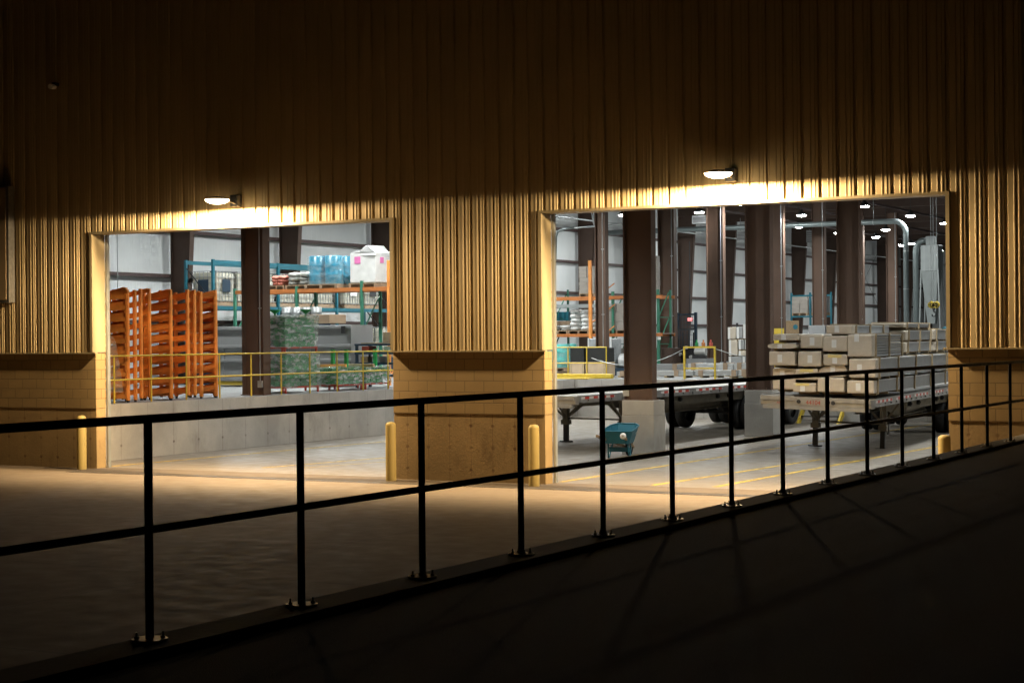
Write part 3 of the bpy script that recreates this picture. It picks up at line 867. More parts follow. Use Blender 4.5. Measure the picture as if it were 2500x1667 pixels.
for i, yy in enumerate((17.3, 18.6, 21.3, 22.6, 24.6, 25.9, 27.2)):
    tote(('floor tote under the teal rack behind the grey bin', 'second floor tote behind the grey bin', 'floor tote behind the green stack', 'second floor tote behind the green stack', 'floor tote with a green sticker on its tank', 'floor tote behind the red ribbon', 'floor tote behind the cardboard box on the blue bench')[i], BX-.5, yy, 1.7 if i < 2 else 2.0, m_gpart if i == 4 else None, 'caged liquid totes on the floor')
    o = MB().box(BX-1.05, BX+.05, yy-.55, yy+.55, 1.256, 1.7 if i < 2 else 2.0).build('plinth', m_navy); tag(o, 'dark plinth under one of the floor totes behind the grey bin', 'plinth', 'plinths under the totes')
# orange and green rack parallel to the front
OY = 17.0
rk = thing('pallet_rack', 'rack with green uprights and a long orange beam, left door', 'rack', (-31, OY, 1.256))
for px_, zt in ((574, 706), (725, 700), (884.5, 687)):
    pass
for xx, zt, mt in ((-34.69, 4.31, m_green), (-32.29, 4.33, m_green), (-29.87, 4.45, m_green), (-28.9, 5.05, m_org)):
    u = MB().box(xx-.04, xx+.04, OY-.04, OY+.04, 1.256, zt).box(xx-.04, xx+.04, OY+1.0, OY+1.08, 1.256, zt).build('upright_frame', mt, rk, off=rk.location)
    b = MB()
    for z0 in (1.5, 2.9): b.bar((xx, OY+.04, z0), (xx, OY+1.0, z0+1.1), .03)
    b.build('diagonal_brace', mt, u, off=rk.location)
for x0, x1 in ((-34.65, -32.33), (-32.25, -29.91), (-29.83, -28.94), (-28.86, -26.6)):
    for yy in (OY, OY+1.04):
        MB().box(x0, x1, yy-.03, yy+.03, 4.13, 4.25).build('beam', m_orgb, rk, off=rk.location)
def sacks(label, x0, x1, z0, z1, y, mat, cat='sacks', nl=4, depth=.9, seed=1, white=False):
    t = thing('sack_pallet', label, cat, ((x0+x1)/2, y, z0))
    w = (x1-x0)/2
    pallet_mb(MB(), -w, w, 0, depth, 0).build('pallet', m_pallet, t)
    g = random.Random(seed)
    h = (z1-z0-.13)/nl
    for i in range(nl):
        for j in (0, 1):
            c = (-w/2+j*w+g.uniform(-.03, .03), depth/2+g.uniform(-.04, .04), .13+h*(i+.5))
            n = 14; m = MB(); prof = []
            for k in range(9):
                a = -math.pi/2+math.pi*k/8
                prof.append((max(.001, math.cos(a))**.55, math.sin(a)*h*.78))
            m.lathe(prof, (0, 0, 0), n)
            m.v = [(c[0]+v[0]*w*.56, c[1]+v[1]*depth*.52, c[2]+v[2]+.012*math.sin(9*v[0]+4*v[1]+i)) for v in m.v]
            m.build('sack', mat, t, weld=True)
    return t
Z = 4.25
sacks('pallet of red sacks on the orange beam beside the brown column', -33.45, -32.85, Z, 4.25+.42, OY+.1, m_rsack, nl=3, seed=2)
sacks('netted pallet of grey sacks on the orange beam', -32.8, -31.98, Z, 4.25+.50, OY+.1, m_gsack, nl=3, seed=3)
def drum_mb(m, x, y, z, r=.29, h=.88):
    pr = [(.001, 0), (r-.02, 0), (r, .02), (r, h*.3), (r+.012, h*.33), (r, h*.36), (r, h*.63), (r+.012, h*.66), (r, h*.69), (r, h-.02), (r-.02, h), (r-.05, h-.015), (.001, h-.015)]
    return m.lathe(pr, (x, y, z), 22)
def drums(label, x, y, z, mat, grp=None, nx=2, ny=2, film=True, r=.29):
    t = thing('drum_pallet', label, 'drums', (x, y, z), 0, grp)
    w, dp = nx*r+.03, ny*r+.03
    pallet_mb(MB(), -w, w, -dp, dp, 0).build('pallet', m_pallet, t)
    for i in range(nx):
        for j in range(ny):
            drum_mb(MB(), -w+.03+r+i*2*r, -dp+.03+r+j*2*r, .13, r-.005).build('drum', mat, t)
    if film:
        m = MB()
        pts = []
        for cx, cy, a0 in ((1, 1, 0), (-1, 1, 90), (-1, -1, 180), (1, -1, 270)):
            for k in range(5):
                a = R(a0+k*22.5); pts.append((cx*(w-r)+(r+.02)*math.cos(a), cy*(dp-r)+(r+.02)*math.sin(a)))
        m.prism(pts, .12, 1.0, 'z'); m.f = m.f[:-2]; m.sm = m.sm[:-2]
        m.build('stretch_wrap', m_film, t)
    return t
drums('wrapped pallet of bright blue drums on the orange beam', -31.35, OY+.55, Z, m_blued)
t = thing('bulk_box', 'white plastic covered bulk box with pink print on the orange beam', 'bulk box', (-29.85, OY+.5, Z))
pallet_mb(MB(), -.5, .5, -.5, .5, 0).build('pallet', m_pallet, t)
MB().box(-.46, .46, -.46, .46, .14, 1.05).jitter(.015, 4).build('carton', m_sack, t, bevel=.02)
MB().prism([(-.48, .98), (.48, .95), (.47, 1.06), (.36, 1.10), (.16, 1.28), (.06, 1.24), (-.1, 1.10), (-.46, 1.08)], -.47, .47, 'y').jitter(.03, 6).build('top_cover', m_wfilm, t, bevel=.01)
MB().box(-.30, -.08, -.475, -.468, .72, .94).build('print', m_pink, t)
MB().box(.468, .475, -.22, -.02, .74, .92).build('print', m_pink, t)
sacks('white heap on a pallet at the right end of the left rack', -28.85, -27.9, Z, 4.25+.45, OY+.05, m_sack, nl=2, seed=7)
# grey bin with ribs, and what lies on it
t = thing('grey_bin', 'long grey steel bin with horizontal ribs behind the guard rail', 'bin', (-32, 15.2, 1.256))
bx0, bx1, bz0, bz1 = (-34.19, -29.10, 1.33, 3.09)
MB().box(bx0, bx1, 15.22, 16.4, 1.42, bz1).build('bin_body', m_gbox, t, off=t.location)
for zz in (bz1-.06, bz1-.62, bz1-1.05, 1.46):
    MB().box(bx0, bx1+.05, 15.14, 15.22, zz-.04, zz+.05).build('rib', m_gbox, t, off=t.location, bevel=.01)
k = bx0+.4
while k < bx1:
    MB().box(k, k+.04, 15.19, 15.22, 1.5, bz1-.66).build('stiffener', m_gbox, t, off=t.location); k += .8
MB().box(bx0, bx1, 15.16, 16.3, 1.30, 1.42).build('base_skid', m_yel, t, off=t.location)
MB().box(bx1-.28, bx1-.14, 15.11, 15.14, bz1-.25, bz1-.03).build('latch', m_dark, t, off=t.location)
x0, x1, z0, z1 = (-31.00, -29.92, 3.09, 3.41)
o = MB().box(x0, x1, 15.3, 16.2, bz1+.052, z1).build('cardboard_box', m_card, bevel=.01); tag(o, 'wide brown carton lying on the grey bin', 'box')
for i in range(4):
    px_ = 757+i*17
    m = drum_mb(MB(), 0, 0, 0, .16, .5); o = m.build('grey_drum', m_galv); o.location = (-32.35+i*.37, 16.55, 3.17)
    tag(o, 'small grey drum in the row behind the brown carton', 'drum', 'row of grey drums')
o = MB().box(-32.7, -30.9, 16.42, 16.8, 1.256, 3.165).build('drum_stand', m_navy); tag(o, 'dark stand carrying the row of grey drums', 'stand')
# green wrapped stacks on the dock
def green_stack(label, x, y, z, w, d, h, rows, base=True, seed=1):
    t = thing('green_part_stack', label, 'pallet stack', (x, y, z), 0, 'film wrapped green parts on the dock')
    b = MB().box(-w, w, -d, d, .13, .17)
    for sx in (-1, 1):
        for sy in (-1, 1): b.box(sx*w-.045 if sx > 0 else -w, sx*w if sx > 0 else -w+.045, sy*d-.045 if sy > 0 else -d, sy*d if sy > 0 else -d+.045, 0, .13)
    b.build('steel_skid', m_red, t)
    g = random.Random(seed)
    nx, ny = 6, 4
    for i in range(rows):
        z0 = .18+i*(h-.18)/rows; hh = (h-.18)/rows
        m = MB()
        for a in range(nx):
            for c in range(ny):
                xx, yy = -w+.03+a*(2*w-.06)/nx, -d+.03+c*(2*d-.06)/ny
                j = g.uniform(-.015, .015)
                if g.random() < .93: m.box(xx+.015+j, xx+(2*w-.06)/nx-.02+j, yy+.015, yy+(2*d-.06)/ny-.02, z0, z0+hh*g.uniform(.68, .9))
        m.box(-w+.02, w-.02, -d+.02, d-.02, z0+hh*.9, z0+hh*.97)
        m.build('green_parts', m_gpart, t)
    f = MB(); n = 10; rows_ = 8; k = len(f.v)
    per = []
    for i in range(n): per.append((-w-.03+2*(w+.03)*i/n, -d-.03))
    for i in range(n): per.append((w+.03, -d-.03+2*(d+.03)*i/n))
    for i in range(n): per.append((w+.03-2*(w+.03)*i/n, d+.03))
    for i in range(n): per.append((-w-.03, d+.03-2*(d+.03)*i/n))
    q = len(per)
    for r_ in range(rows_+1):
        for (a, c) in per:
            s_ = 1+g.uniform(-.03, .035); f.v.append((a*s_, c*s_, .16+(h-.12)*r_/rows_+g.uniform(-.03, .03)))
    for r_ in range(rows_):
        for i in range(q):
            j = (i+1) % q; f.face((r_*q+i, r_*q+j, (r_+1)*q+j, (r_+1)*q+i))
    f.face([rows_*q+i for i in range(q)])
    f.build('stretch_wrap', m_film2, t)
    return t
gx_, gy_ = -28.02, 10.36
green_stack('lower wrapped stack of green parts right of the brown column', gx_, gy_, 1.256,   .60, .76, 1.02, 4, seed=3)
top = green_stack('upper wrapped stack of green parts resting on the lower one', gx_-.02, gy_+.02, 2.30, .58, .74, .97, 4, seed=5)
for i, (dx, dy) in enumerate(((-.5, -.45), (-.2, -.1), (.48, .35))):
    MB().cyl((dx, dy, .96), (dx, dy, 1.07), .03, n=8).lathe([(.03, 1.06), (.15, 1.15), (.15, 1.17), (.001, 1.17)], (dx, dy, 0), 14).build('funnel', m_gpart, top)
green_stack('low wrapped bundle of green parts in front of the green posts', -27.78, 12.35, 1.256, .56, .6, .62, 3, seed=8)
green_stack('low wrapped bundle of green parts beside the dark blue bench', -27.84, 13.85, 1.256, .54, .62, .62, 3, seed=9)
for i, (x, y) in enumerate(((-28.0, 12.65), (-27.55, 12.65), (-27.6, 14.2))):
    o = MB().box(-.045, .045, -.045, .045, .0, .5).box(-.1, .1, -.1, .1, 0, .01).build('green_post', m_gpart); o.location = (x, y, 1.88)
    tag(o, ('leftmost bright green post standing on a low green bundle', 'middle bright green post standing on a low green bundle', 'right hand bright green post beside the bench')[i], 'post', 'bright green posts')
for i, (x, y, a, mt, lb) in enumerate(((-27.9, 12.3, .3, m_org, 'orange steel part lying on the low green bundle'), (-27.4, 13.0, .1, m_wood, 'pale board lying across the low green bundles'))):
    o = MB().box(-.5, .5, -.06, .06, 0, .09).build('loose_bar', mt, bevel=.006); o.location = (x, y, 1.885); o.rotation_euler = (0, 0, a); tag(o, lb, 'bar')
# dark blue bench shelf with cartons
t = thing('shelf_bench', 'dark blue steel shelf bench against the pier side of the left door', 'bench', (-28.0, 15.3, 1.256))
for xx in (-28.75, -27.2, -25.9 if False else -26.95):
    for yy in (15.0, 15.7): MB().box(xx-.035, xx+.035, yy-.035, yy+.035, 1.256, 2.5).build('leg', m_navy, t, off=t.location)
for zz in (1.6, 1.95, 2.25, 2.5): MB().box(-28.8, -26.9, 14.95, 15.75, zz-.03, zz+.03).build('shelf', m_navy, t, off=t.location)
MB().box(-28.0, -27.75, 14.94, 14.955, 1.55, 1.7).box(-27.4, -27.1, 14.94, 14.955, 1.55, 1.7).build('yellow_sign', m_yel, t, off=t.location)
o = MB().box(-.38, .38, -.3, .3, 0, .3).build('cardboard_box', m_card, bevel=.008); o.location = (-27.5, 15.35, 2.565); tag(o, 'flat brown carton on top of the dark blue bench', 'box')
o = MB().box(-.8, .8, -.35, .35, 0, .03).build('board', m_wood); o.location = (-27.8, 15.35, 2.532); tag(o, 'pale board under the carton on the blue bench', 'board')
for i, (x, z, mt) in enumerate(((-28.5, 1.985, m_card), (-28.1, 1.985, m_galv), (-27.7, 2.285, m_lab), (-28.45, 2.285, m_red), (-28.3, 1.635, m_navy))):
    o = MB().box(-.13, .13, -.2, .2, 0, .17).build('parts_tray', mt, bevel=.006); o.location = (x, 15.2, z)
    tag(o, ('brown tray on the middle shelf of the blue bench', 'grey tray on the middle shelf of the blue bench', 'white tray on the upper shelf of the blue bench', 'red tray on the upper shelf of the blue bench', 'dark tray on the lower shelf of the blue bench')[i], 'tray', 'trays on the blue bench')
# hanging wires on the liner wall
for i, (y, z0) in enumerate(((13.9, 4.6), (12.6, 3.2), (15.2, 4.6))):
    o = MB().cyl((-37.95, y, z0-2), (-37.95, y, 9.1), .014, n=6).build('wall_cable', m_galv, off=(-37.95, y, z0-2)); tag(o, 'thin vertical cable on the white wall above the orange frames', 'cable', 'cables on the white wall')

# ---------------------------------------------------------------- things behind the trailers, right door
FY = 32.6
rk = thing('pallet_rack', 'rack with orange beams and green end frame behind the near brown column', 'rack', (-29, FY, 1.256))
for px0, ztp in ((1354, 705), (1497, 712), (1607, 707)):
    pass
RXS = [(-31.23, 4.54), (-28.75, 4.40), (-26.88, 4.44)]
for (xx, zt) in RXS:
    u = MB().box(xx-.05, xx+.05, FY-.04, FY+.04, 1.256, zt).box(xx+.02, xx+.08, FY+1.0, FY+1.08, 1.256, zt).build('upright_frame', m_green, rk, off=rk.location)
    b = MB()
    zz = 1.4
    while zz < zt-.3:
        b.bar((xx, FY+.04, zz), (xx, FY+1.0, zz), .035); b.bar((xx, FY+.04, zz), (xx, FY+1.0, min(zt, zz+.95)), .035); zz += 1.0
    b.build('diagonal_brace', m_green, u, off=rk.location)
ox, oz = (-29.14, 5.55)
u = MB().box(ox-.06, ox+.06, FY-1.2, FY-1.1, 1.256, oz).build('orange_upright', m_org, rk, off=rk.location)
b = MB()
for zz in (1.6, 2.4, 3.2, 4.0): b.bar((ox, FY-1.1, zz), (ox+.5, FY-.1, zz+.7), .03)
b.build('diagonal_brace', m_org, u, off=rk.location)
zb1 = (-29.04, 4.17); zb2 = (-29.05, 2.75); zb3 = (-30.44, 3.88)
XA = RXS[0][0]-2.0; XB_ = RXS[2][0]+.2
for zz, mt, nm in ((zb1[1], m_orgb, 'beam'), (zb2[1], m_orgb, 'beam'), (zb3[1], m_galv, 'wire_deck')):
    xe = XB_ if nm == 'beam' else RXS[1][0]
    for yy in (FY-.06, FY+1.1):
        MB().box(XA, xe, yy-.03, yy+.03, zz-.06, zz+.06).build(nm, mt, rk, off=rk.location)
MB().box(XA, XB_, FY, FY+1.04, zb2[1]+.02, zb2[1]+.05).build('wire_deck', m_galv, rk, off=rk.location)
MB().box(RXS[2][0]-.02, RXS[2][0]+.12, FY-.06, FY-.045, (-26.81, 2.56)[1], (-26.80, 2.82)[1]).build('notice', m_lab, rk, off=rk.location)
def carton_stack(label, x0, x1, z0, z1, y, d=1.0, rows=5, cols=2, mat=None, film=True, name='carton_stack', pal=True):
    t = thing(name, label, 'carton stack', ((x0+x1)/2, y, z0))
    w, h = (x1-x0)/2, z1-z0
    p = .13 if pal else 0
    if pal: pallet_mb(MB(), -w, w, 0, d, 0).build('pallet', m_pallet, t)
    g = random.Random(int(abs(x0*100)))
    for i in range(rows):
        for j in range(cols):
            a = -w+2*w*j/cols; zz = p+(h-p)*i/rows
            k = g.uniform(-.012, .012)
            MB().box(a+.006+k, a+2*w/cols-.006+k, .0+abs(k), d, zz+.003, zz+(h-p)/rows-.004).build('carton', mat or m_card, t)
    if film: MB().box(-w-.02, w+.02, -.02, d+.02, p-.02, h+.01).jitter(.02, 5).build('stretch_wrap', m_film, t)
    return t
m_gcard = paint('grey_wrapped_carton', (.30, .27, .235), .5, 0, .12, 3)
carton_stack('wrapped pallet of greyish cartons high on the orange beam', (-30.18, 4.77)[0], (-29.52, 4.76)[0], zb1[1]+.06, (-29.79, 5.39)[1], FY, .5, 7, 2, m_gcard, False)
carton_stack('neat stack of grey brown cartons on the lower orange beam', (-28.97, 3.97)[0], (-28.24, 3.95)[0], zb2[1]+.06, (-28.70, 3.95)[1], FY, 1.0, 3, 2, m_gcard, False)
carton_stack('tall narrow wrapped stack right of the near brown column', (-27.13, 4.55)[0], (-26.90, 4.54)[0], zb1[1]+.06, (-26.99, 5.70)[1], FY, .25, 6, 1, m_gcard, False)
sacks('tall pallet of white sacks on the lower orange beam', (-30.67, 3.05)[0], (-29.78, 3.04)[0], zb2[1]+.06, (-30.44, 3.63)[1]+.08, FY, m_sack, nl=5, seed=12)
sacks('low pallet of white sacks beside the door jamb', (-31.51, 3.06)[0], (-30.69, 3.05)[0], zb2[1]+.06, (-30.97, 3.12)[1], FY, m_sack, nl=2, seed=13)
sacks('slumped white bags behind the orange upright', (-29.80, 3.04)[0], (-29.29, 3.03)[0], zb2[1]+.06, (-29.57, 3.51)[1], FY+.1, m_sack, nl=4, seed=14)
o = MB().box(-.42, .42, 0, .5, 0, .34).build('teal_crate', m_blue, bevel=.01); o.location = ((-31.41, 3.28)[0], 33.3, zb2[1]+.58); tag(o, 'teal crate on the stacked carton behind the low white sacks', 'crate')
o = MB().box(-.42, .42, 0, .5, 0, .50).build('cardboard_box', m_card, bevel=.01); o.location = ((-31.35, 3.28)[0], 33.28, zb2[1]+.06); tag(o, 'brown carton under the teal crate on the rack', 'box')
for i, px_ in enumerate((-30.6, -29.3, -27.0)):
    carton_stack(('dark cartons on the floor under the rack beside the door jamb', 'dark cartons on the floor under the white sacks', 'dark cartons under the stack of grey brown cartons')[i], px_-.6, px_+.6, 1.256, 2.25, FY+.2, .9, 3, 3, m_browndk if i != 1 else m_gcard, False)
drums('wrapped pallet of teal drums behind the yellow guard rail', (-30.28, 2.12)[0], 30.6, 1.42, m_teald, nx=3, r=.27)
o = pallet_mb(MB(), -.85, .85, -.6, .6, 0).build('empty_pallet', m_pallet); o.location = ((-30.28, 2.12)[0], 30.6, 1.256); tag(o, 'wooden pallet under the teal drums', 'pallet')
def crate(label, x0, x1, z0, zm, z1, y):
    t = thing('plywood_crate', label, 'crate', ((x0+x1)/2, y, z0), 0, 'plywood crates with black tops')
    w = (x1-x0)/2
    MB().box(-w, w, 0, .8, .06, zm-z0).build('plywood_box', m_pcrate, t, bevel=.006)
    for xx in (-w, w-.08): MB().box(xx, xx+.08, -.02, -.001, .06, zm-z0).build('batten', m_wood, t)
    MB().box(-w+.02, w-.02, .02, .78, zm-z0+.002, z1-z0).build('black_cover', m_blackp, t)
    MB().box(-w, w, .05, .15, 0, .06).box(-w, w, .65, .75, 0, .06).build('skid', m_pallet, t)
zlo, zmi, zhi = (-27.84, 1.34)[1], (-27.84, 1.79)[1], (-27.84, 2.29)[1]
crate('left plywood crate with a black sheet over its top', (-28.31, 1.85)[0], (-27.73, 1.85)[0], 1.256, zmi, zhi, 28.0)
crate('right plywood crate with a black sheet over its top', (-27.68, 1.85)[0], (-26.91, 1.85)[0], 1.256, zmi, zhi, 28.02)
t = thing('wrapped_crate', 'tall grey crate wrapped in clear film beside the near brown column', 'crate', (-26.9, 30.4, 1.256))
x0, z1 = (-28.74, 2.62); x1, zz = (-27.46, 1.66)
MB().box(x0, x1-.3, 30.4, 31.2, 1.40, z1).build('crate_body', m_gfilm, t, off=t.location, bevel=.02)
pallet_mb(MB(), x0, x1-.3, 30.4, 31.2, 1.256).build('pallet', m_pallet, t, off=t.location)
for xx in (x0+.03, x1-.33): MB().box(xx-.02, xx+.03, 30.345, 30.365, 1.4, z1+.02).build('edge_board', m_lab, t, off=t.location)
o = MB().cyl((0, 0, 0), (.5, 0, 0), .26, n=20).cyl((-.01, 0, 0), (.51, 0, 0), .07, n=12).build('film_roll', m_wfilm); o.location = ((-27.59, 1.93)[0], 30.8, 1.8); tag(o, 'white roll lying beside the wrapped grey crate', 'roll')
o = MB().box(-.3, .3, -.3, .3, 0, .28).build('roll_stand', m_navy); o.location = ((-27.52, 1.93)[0], 30.8, 1.256); tag(o, 'dark stand under the white roll', 'stand')
# long bundles lying parallel to the front
def long_bundle(label, x0, x1, z0, z1, y, d=.6, mat=None, paper=True, grp='long bundles on the far dock'):
    t = thing('profile_bundle', label, 'bundle', ((x0+x1)/2, y, z0), 0, grp)
    w, h = (x1-x0)/2, z1-z0
    m = MB(); n = 4
    for i in range(n): m.box(-w, w, d*.01*i, d-d*.01*i, .07+(h-.07)*i/n+.004, .07+(h-.07)*(i+1)/n-.004)
    m.build('profiles', mat or m_silver, t)
    k = -w+.12
    while k < w:
        MB().box(k, k+.16, -.015, d+.015, .05, h+.015).build('paper_band', m_card if paper else m_wood, t); k += max(1.2, w*.62)
    for u in (-.7, 0, .7): MB().box(w*u-.05, w*u+.05, 0, d, 0, .065).build('bearer', m_wood, t)
    return t
Y1 = 27.6
long_bundle('long silver bundle lowest on the far dock, right of the near column', (-25.43, 1.48)[0], (-23.42, 1.48)[0], 1.256, (-24.05, 1.50)[1], Y1)
long_bundle('long silver bundle behind the yellow gate frame', (-23.34, 1.48)[0], (-21.81, 1.49)[0], 1.256, (-22.70, 1.51)[1], Y1+.02)
long_bundle('long silver bundle running behind the second pedestal column', (-21.77, 1.49)[0], (-20.36, 1.49)[0], 1.256, (-21.23, 1.53)[1], Y1)
long_bundle('short silver bundle left of the near brown column', (-26.28, 1.42)[0], (-25.62, 1.42)[0], 1.256, (-26.06, 1.47)[1], Y1)
long_bundle('dark grey bundle on the floor in front of the green end frame', (-26.43, 1.67)[0], (-24.80, 1.67)[0], 1.256, (-24.99, 1.69)[1], 29.8, .8, m_grey)
long_bundle('white wrapped bundle raised behind the yellow gate frame', (-24.35, 1.68)[0], (-22.66, 1.68)[0], 1.256, (-23.58, 1.72)[1], 29.4, .7, m_wfilm)
long_bundle('white wrapped bundle raised at the foot of the second column', (-22.63, 1.68)[0], (-21.76, 1.68)[0], 1.256, (-22.21, 1.73)[1], 29.4, .7, m_wfilm)
# stacked short bundles near the second column
for i, (pa, pb, ya, yb, mt) in enumerate(((1777, 1797, 799, 828, m_paper), (1798, 1826, 798, 826, m_wfilm), (1815, 1845, 791, 824, m_paper), (1779, 1800, 829, 868, m_paper), (1803, 1834, 829, 853, m_wfilm), (1806, 1834, 856, 868, m_paper), (1796, 1834, 870, 886, m_wfilm))):
    break
STK = [(-23.48, -23.17, 2.56, 2.98)], [(-23.15, -22.92, 2.58, 2.99)], [(-22.90, -22.43, 2.58, 3.09)], [(-23.45, -23.11, 1.97, 2.53)], [(-23.08, -22.85, 2.19, 2.54)], [(-22.83, -22.43, 2.19, 2.54)], [(-23.08, -22.43, 1.97, 2.14)], [(-23.46, -22.94, 1.68, 1.94)], [(-22.93, -22.43, 1.68, 1.94)]
SL = ('paper wrapped bundle at the top left of the stacked bundles', 'white wrapped bundle at the top middle of the stacked bundles', 'paper wrapped bundle at the top right, partly behind the second column', 'tall paper bundle under the top left bundle',
      'white bundle in the middle of the stacked bundles', 'white bundle in the middle right, behind the second column', 'thin paper bundle third from the top of the stacked bundles', 'white bundle at the bottom left of the stacked bundles', 'white bundle at the bottom right of the stacked bundles')
rkb = thing('bundle_rack', 'dark steel rack holding the stacked short bundles', 'rack', (-20.5, 31.0, 1.256))
xs = [s[0][0] for s in STK] + [s[0][1] for s in STK]
for xx in (min(xs)-.06, (min(xs)+max(xs))/2, max(xs)+.06):
    MB().box(xx-.03, xx+.03, 32.05, 32.12, 1.256, max(s[0][3] for s in STK)+.05).build('upright_frame', m_dark, rkb, off=rkb.location)
for i, s in enumerate(STK):
    x0, x1, z0, z1 = s[0]
    if i >= 7: z0 = max(z0, 1.33)
    t = thing('short_bundle', SL[i], 'bundle', ((x0+x1)/2, 31.0, z0), 0, 'short bundles stacked by the second column')
    MB().box(-(x1-x0)/2, (x1-x0)/2, 0, 1.0, 0, z1-z0).build('wrap', m_paper if 'paper' in SL[i] else m_grey2, t, bevel=.02)
    MB().box(-(x1-x0)/2+.02, -(x1-x0)/2+.10, -.012, -.001, .0, z1-z0).build('strap', m_lab, t)
    for u in (-.3, .3): MB().box(u*(x1-x0)-.04, u*(x1-x0)+.04, .05, 1.0, -.06, -.002).build('bearer', m_wood, t)
for zz in sorted(set(round(max(1.33, s[0][2])-.085, 2) for s in STK)):
    MB().box(min(xs)-.03, max(xs)+.03, 31.9, 32.04, zz, zz+.022).build('shelf_bar', m_dark, rkb, off=rkb.location)
# machine with silver drum, mesh fence, small lit sign
t = thing('packing_machine', 'cluttered machine with a silver drum and dark posts behind the yellow gate', 'machine', (-25, 33.5, 1.256))
x0, x1, z0, z1 = (-25.72, -25.30, 1.96, 2.24)
MB().cyl((x0, 33.4, (z0+z1)/2), (x1, 33.4, (z0+z1)/2), (z1-z0)/2, n=22).build('silver_drum', m_silver, t, off=t.location)
MB().box(x0-.3, x1+.1, 33.2, 34.0, 1.256, z0-.12).build('cabinet', m_gbox, t, off=t.location)
MB().box(x0-.1, x1, 33.3, 33.5, z0-.12, z0-.004).build('saddle', m_dark, t, off=t.location)
px_ = (-26.18, 2.38)[0]
zt_ = (-26.17, 2.92)[1]
MB().box(px_-.35, px_+.25, 33.6, 34.2, 1.256, 2.3).build('motor_housing', m_dark, t, off=t.location, bevel=.04)
for i, u in enumerate((-.3, -.1, .12, .32)):
    MB().box(px_+u-.025, px_+u+.025, 33.55, 33.6, 1.256, zt_-.1*(i % 2)).build('post', m_dark, t, off=t.location)
MB().box(px_-.33, px_+.35, 33.555, 33.595, zt_+.002, zt_+.06).build('crossbar', m_dark, t, off=t.location)
for i, (u, zz, mt) in enumerate(((-.2, 2.0, m_silver), (.05, 2.25, m_lab), (.25, 1.9, m_silver), (.45, 2.1, m_galv), (-.35, 2.2, m_silver))):
    MB().cyl((px_+u, 33.4, zz), (px_+u, 33.55, zz), .06, n=12).build('valve', mt, t, off=t.location)
for px2, mt in ((1703, m_gpart), (1713, m_orgb), (1725, m_red)):
    pass
for u, mt in ((.05, m_gpart), (.32, m_orgb), (.62, m_red)):
    MB().lathe([(.07, 0), (.07, .18), (.03, .22), (.03, .3), (.001, .3)], (x0+u, 33.4, z1+.0), 12).build('control_knob', mt, t, off=t.location)
t = thing('mesh_fence', 'dark wire mesh fence panel behind the machine', 'fence', (-26.5, 36, 1.256))
a = (-27.54, 3.55); b2 = (-26.78, 3.61)
for xx in (a[0], b2[0]): MB().box(xx-.05, xx+.05, 35.95, 36.05, 1.256, b2[1]).build('post', m_navy, t, off=t.location)
m = MB()
for i in range(1, 12):
    xx = a[0]+(b2[0]-a[0])*i/12; m.box(xx-.006, xx+.006, 35.99, 36.01, 1.4, a[1]-.05)
for i in range(12):
    zz = 1.4+(a[1]-1.45)*i/11; m.box(a[0]+.05, b2[0]-.05, 35.98, 36.0, zz-.006, zz+.006)
m.build('wire_mesh', m_navy, t, off=t.location)
MB().box(a[0]+.05, b2[0]-.05, 35.97, 36.03, a[1]-.04, a[1]+.02).build('top_rail', m_navy, t, off=t.location)
p = (-37.08, 60.00, 3.60)
t = thing('lit_sign', 'small glowing red sign beside the mesh fence', 'sign', p)
MB().box(-.15, .15, .01, .08, -.10, .10).build('sign_case', m_dark, t)
MB().box(-.13, .13, -.004, .01, -.085, .085).build('glowing_face', m_exit, t)
MB().box(-.02, .02, .01, .05, .10, 4.2).build('hanger', m_dark, t)
# ladder, bucket and boards seen past the loaded trailer
t = thing('step_ladder', 'yellow framed dock steps with black treads under the loaded trailer', 'steps', (-17, 24.2, 0))
sx0, sx1 = (-18.10, 0.15)[0], (-16.83, 0.17)[0]
for xx in (sx0, sx1):
    MB().prism([(22.9, 0), (23.15, 0), (24.5, 1.15), (24.3, 1.2)], xx, xx+.07, 'x').build('stringer', m_yel, t, off=t.location)
for i, zz in enumerate((.22, .48, .74, 1.0)):
    MB().box(sx0+.075, sx1-.005, 23.15+.28*i, 23.4+.28*i, zz-.03, zz).build('tread', m_dark, t, off=t.location)
o = MB().lathe([(.001, 0), (.13, 0), (.16, .34), (.165, .36), (.14, .35), (.12, .03), (.001, .03)], (0, 0, 0), 22).build('bucket', m_lab); o.location = ((-14.82, 0.34)[0], 20.0, 0); tag(o, 'white bucket on the floor behind the loaded trailer legs', 'bucket')
p = (-28.89, -28.16, 2.82, 3.39)
t = thing('osb_panel', 'chipboard sheet standing left of the load, with a blue mark', 'board', (-24, 52, 1.256))
x0, x1, z0, z1 = p
MB().box(x0, x1, 52, 52.03, 1.256, z1).build('sheet', m_osb, t, off=t.location)
MB().cyl(((x0+x1)/2+.2, 51.99, z1-.3), ((x0+x1)/2+.2, 51.998, z1-.3), .12, n=16).build('blue_mark', m_blue, t, off=t.location)
p = (-26.77, -26.43, 2.88, 3.14)
x0, x1, z0, z1 = p
o = MB().box(-.4, .4, 0, .5, 0, z1-1.256).build('grey_cabinet', m_gbox, bevel=.01); o.location = ((x0+x1)/2, 50, 1.256); tag(o, 'grey cabinet with a yellow side peeking over the load', 'cabinet')
t = thing('pallet_rack', 'slim teal rack far behind the load, between two brown columns', 'rack', (-26, 58, 1.256))
p = (-29.64, -29.53, 2.95, 4.86)
x0, x1, z0, z1 = p
for xx in (x0-1.0, x0, x0+1.1): MB().box(xx-.04, xx+.04, 57.95, 58.05, 1.256, z1).build('upright_frame', m_blue, t, off=t.location)
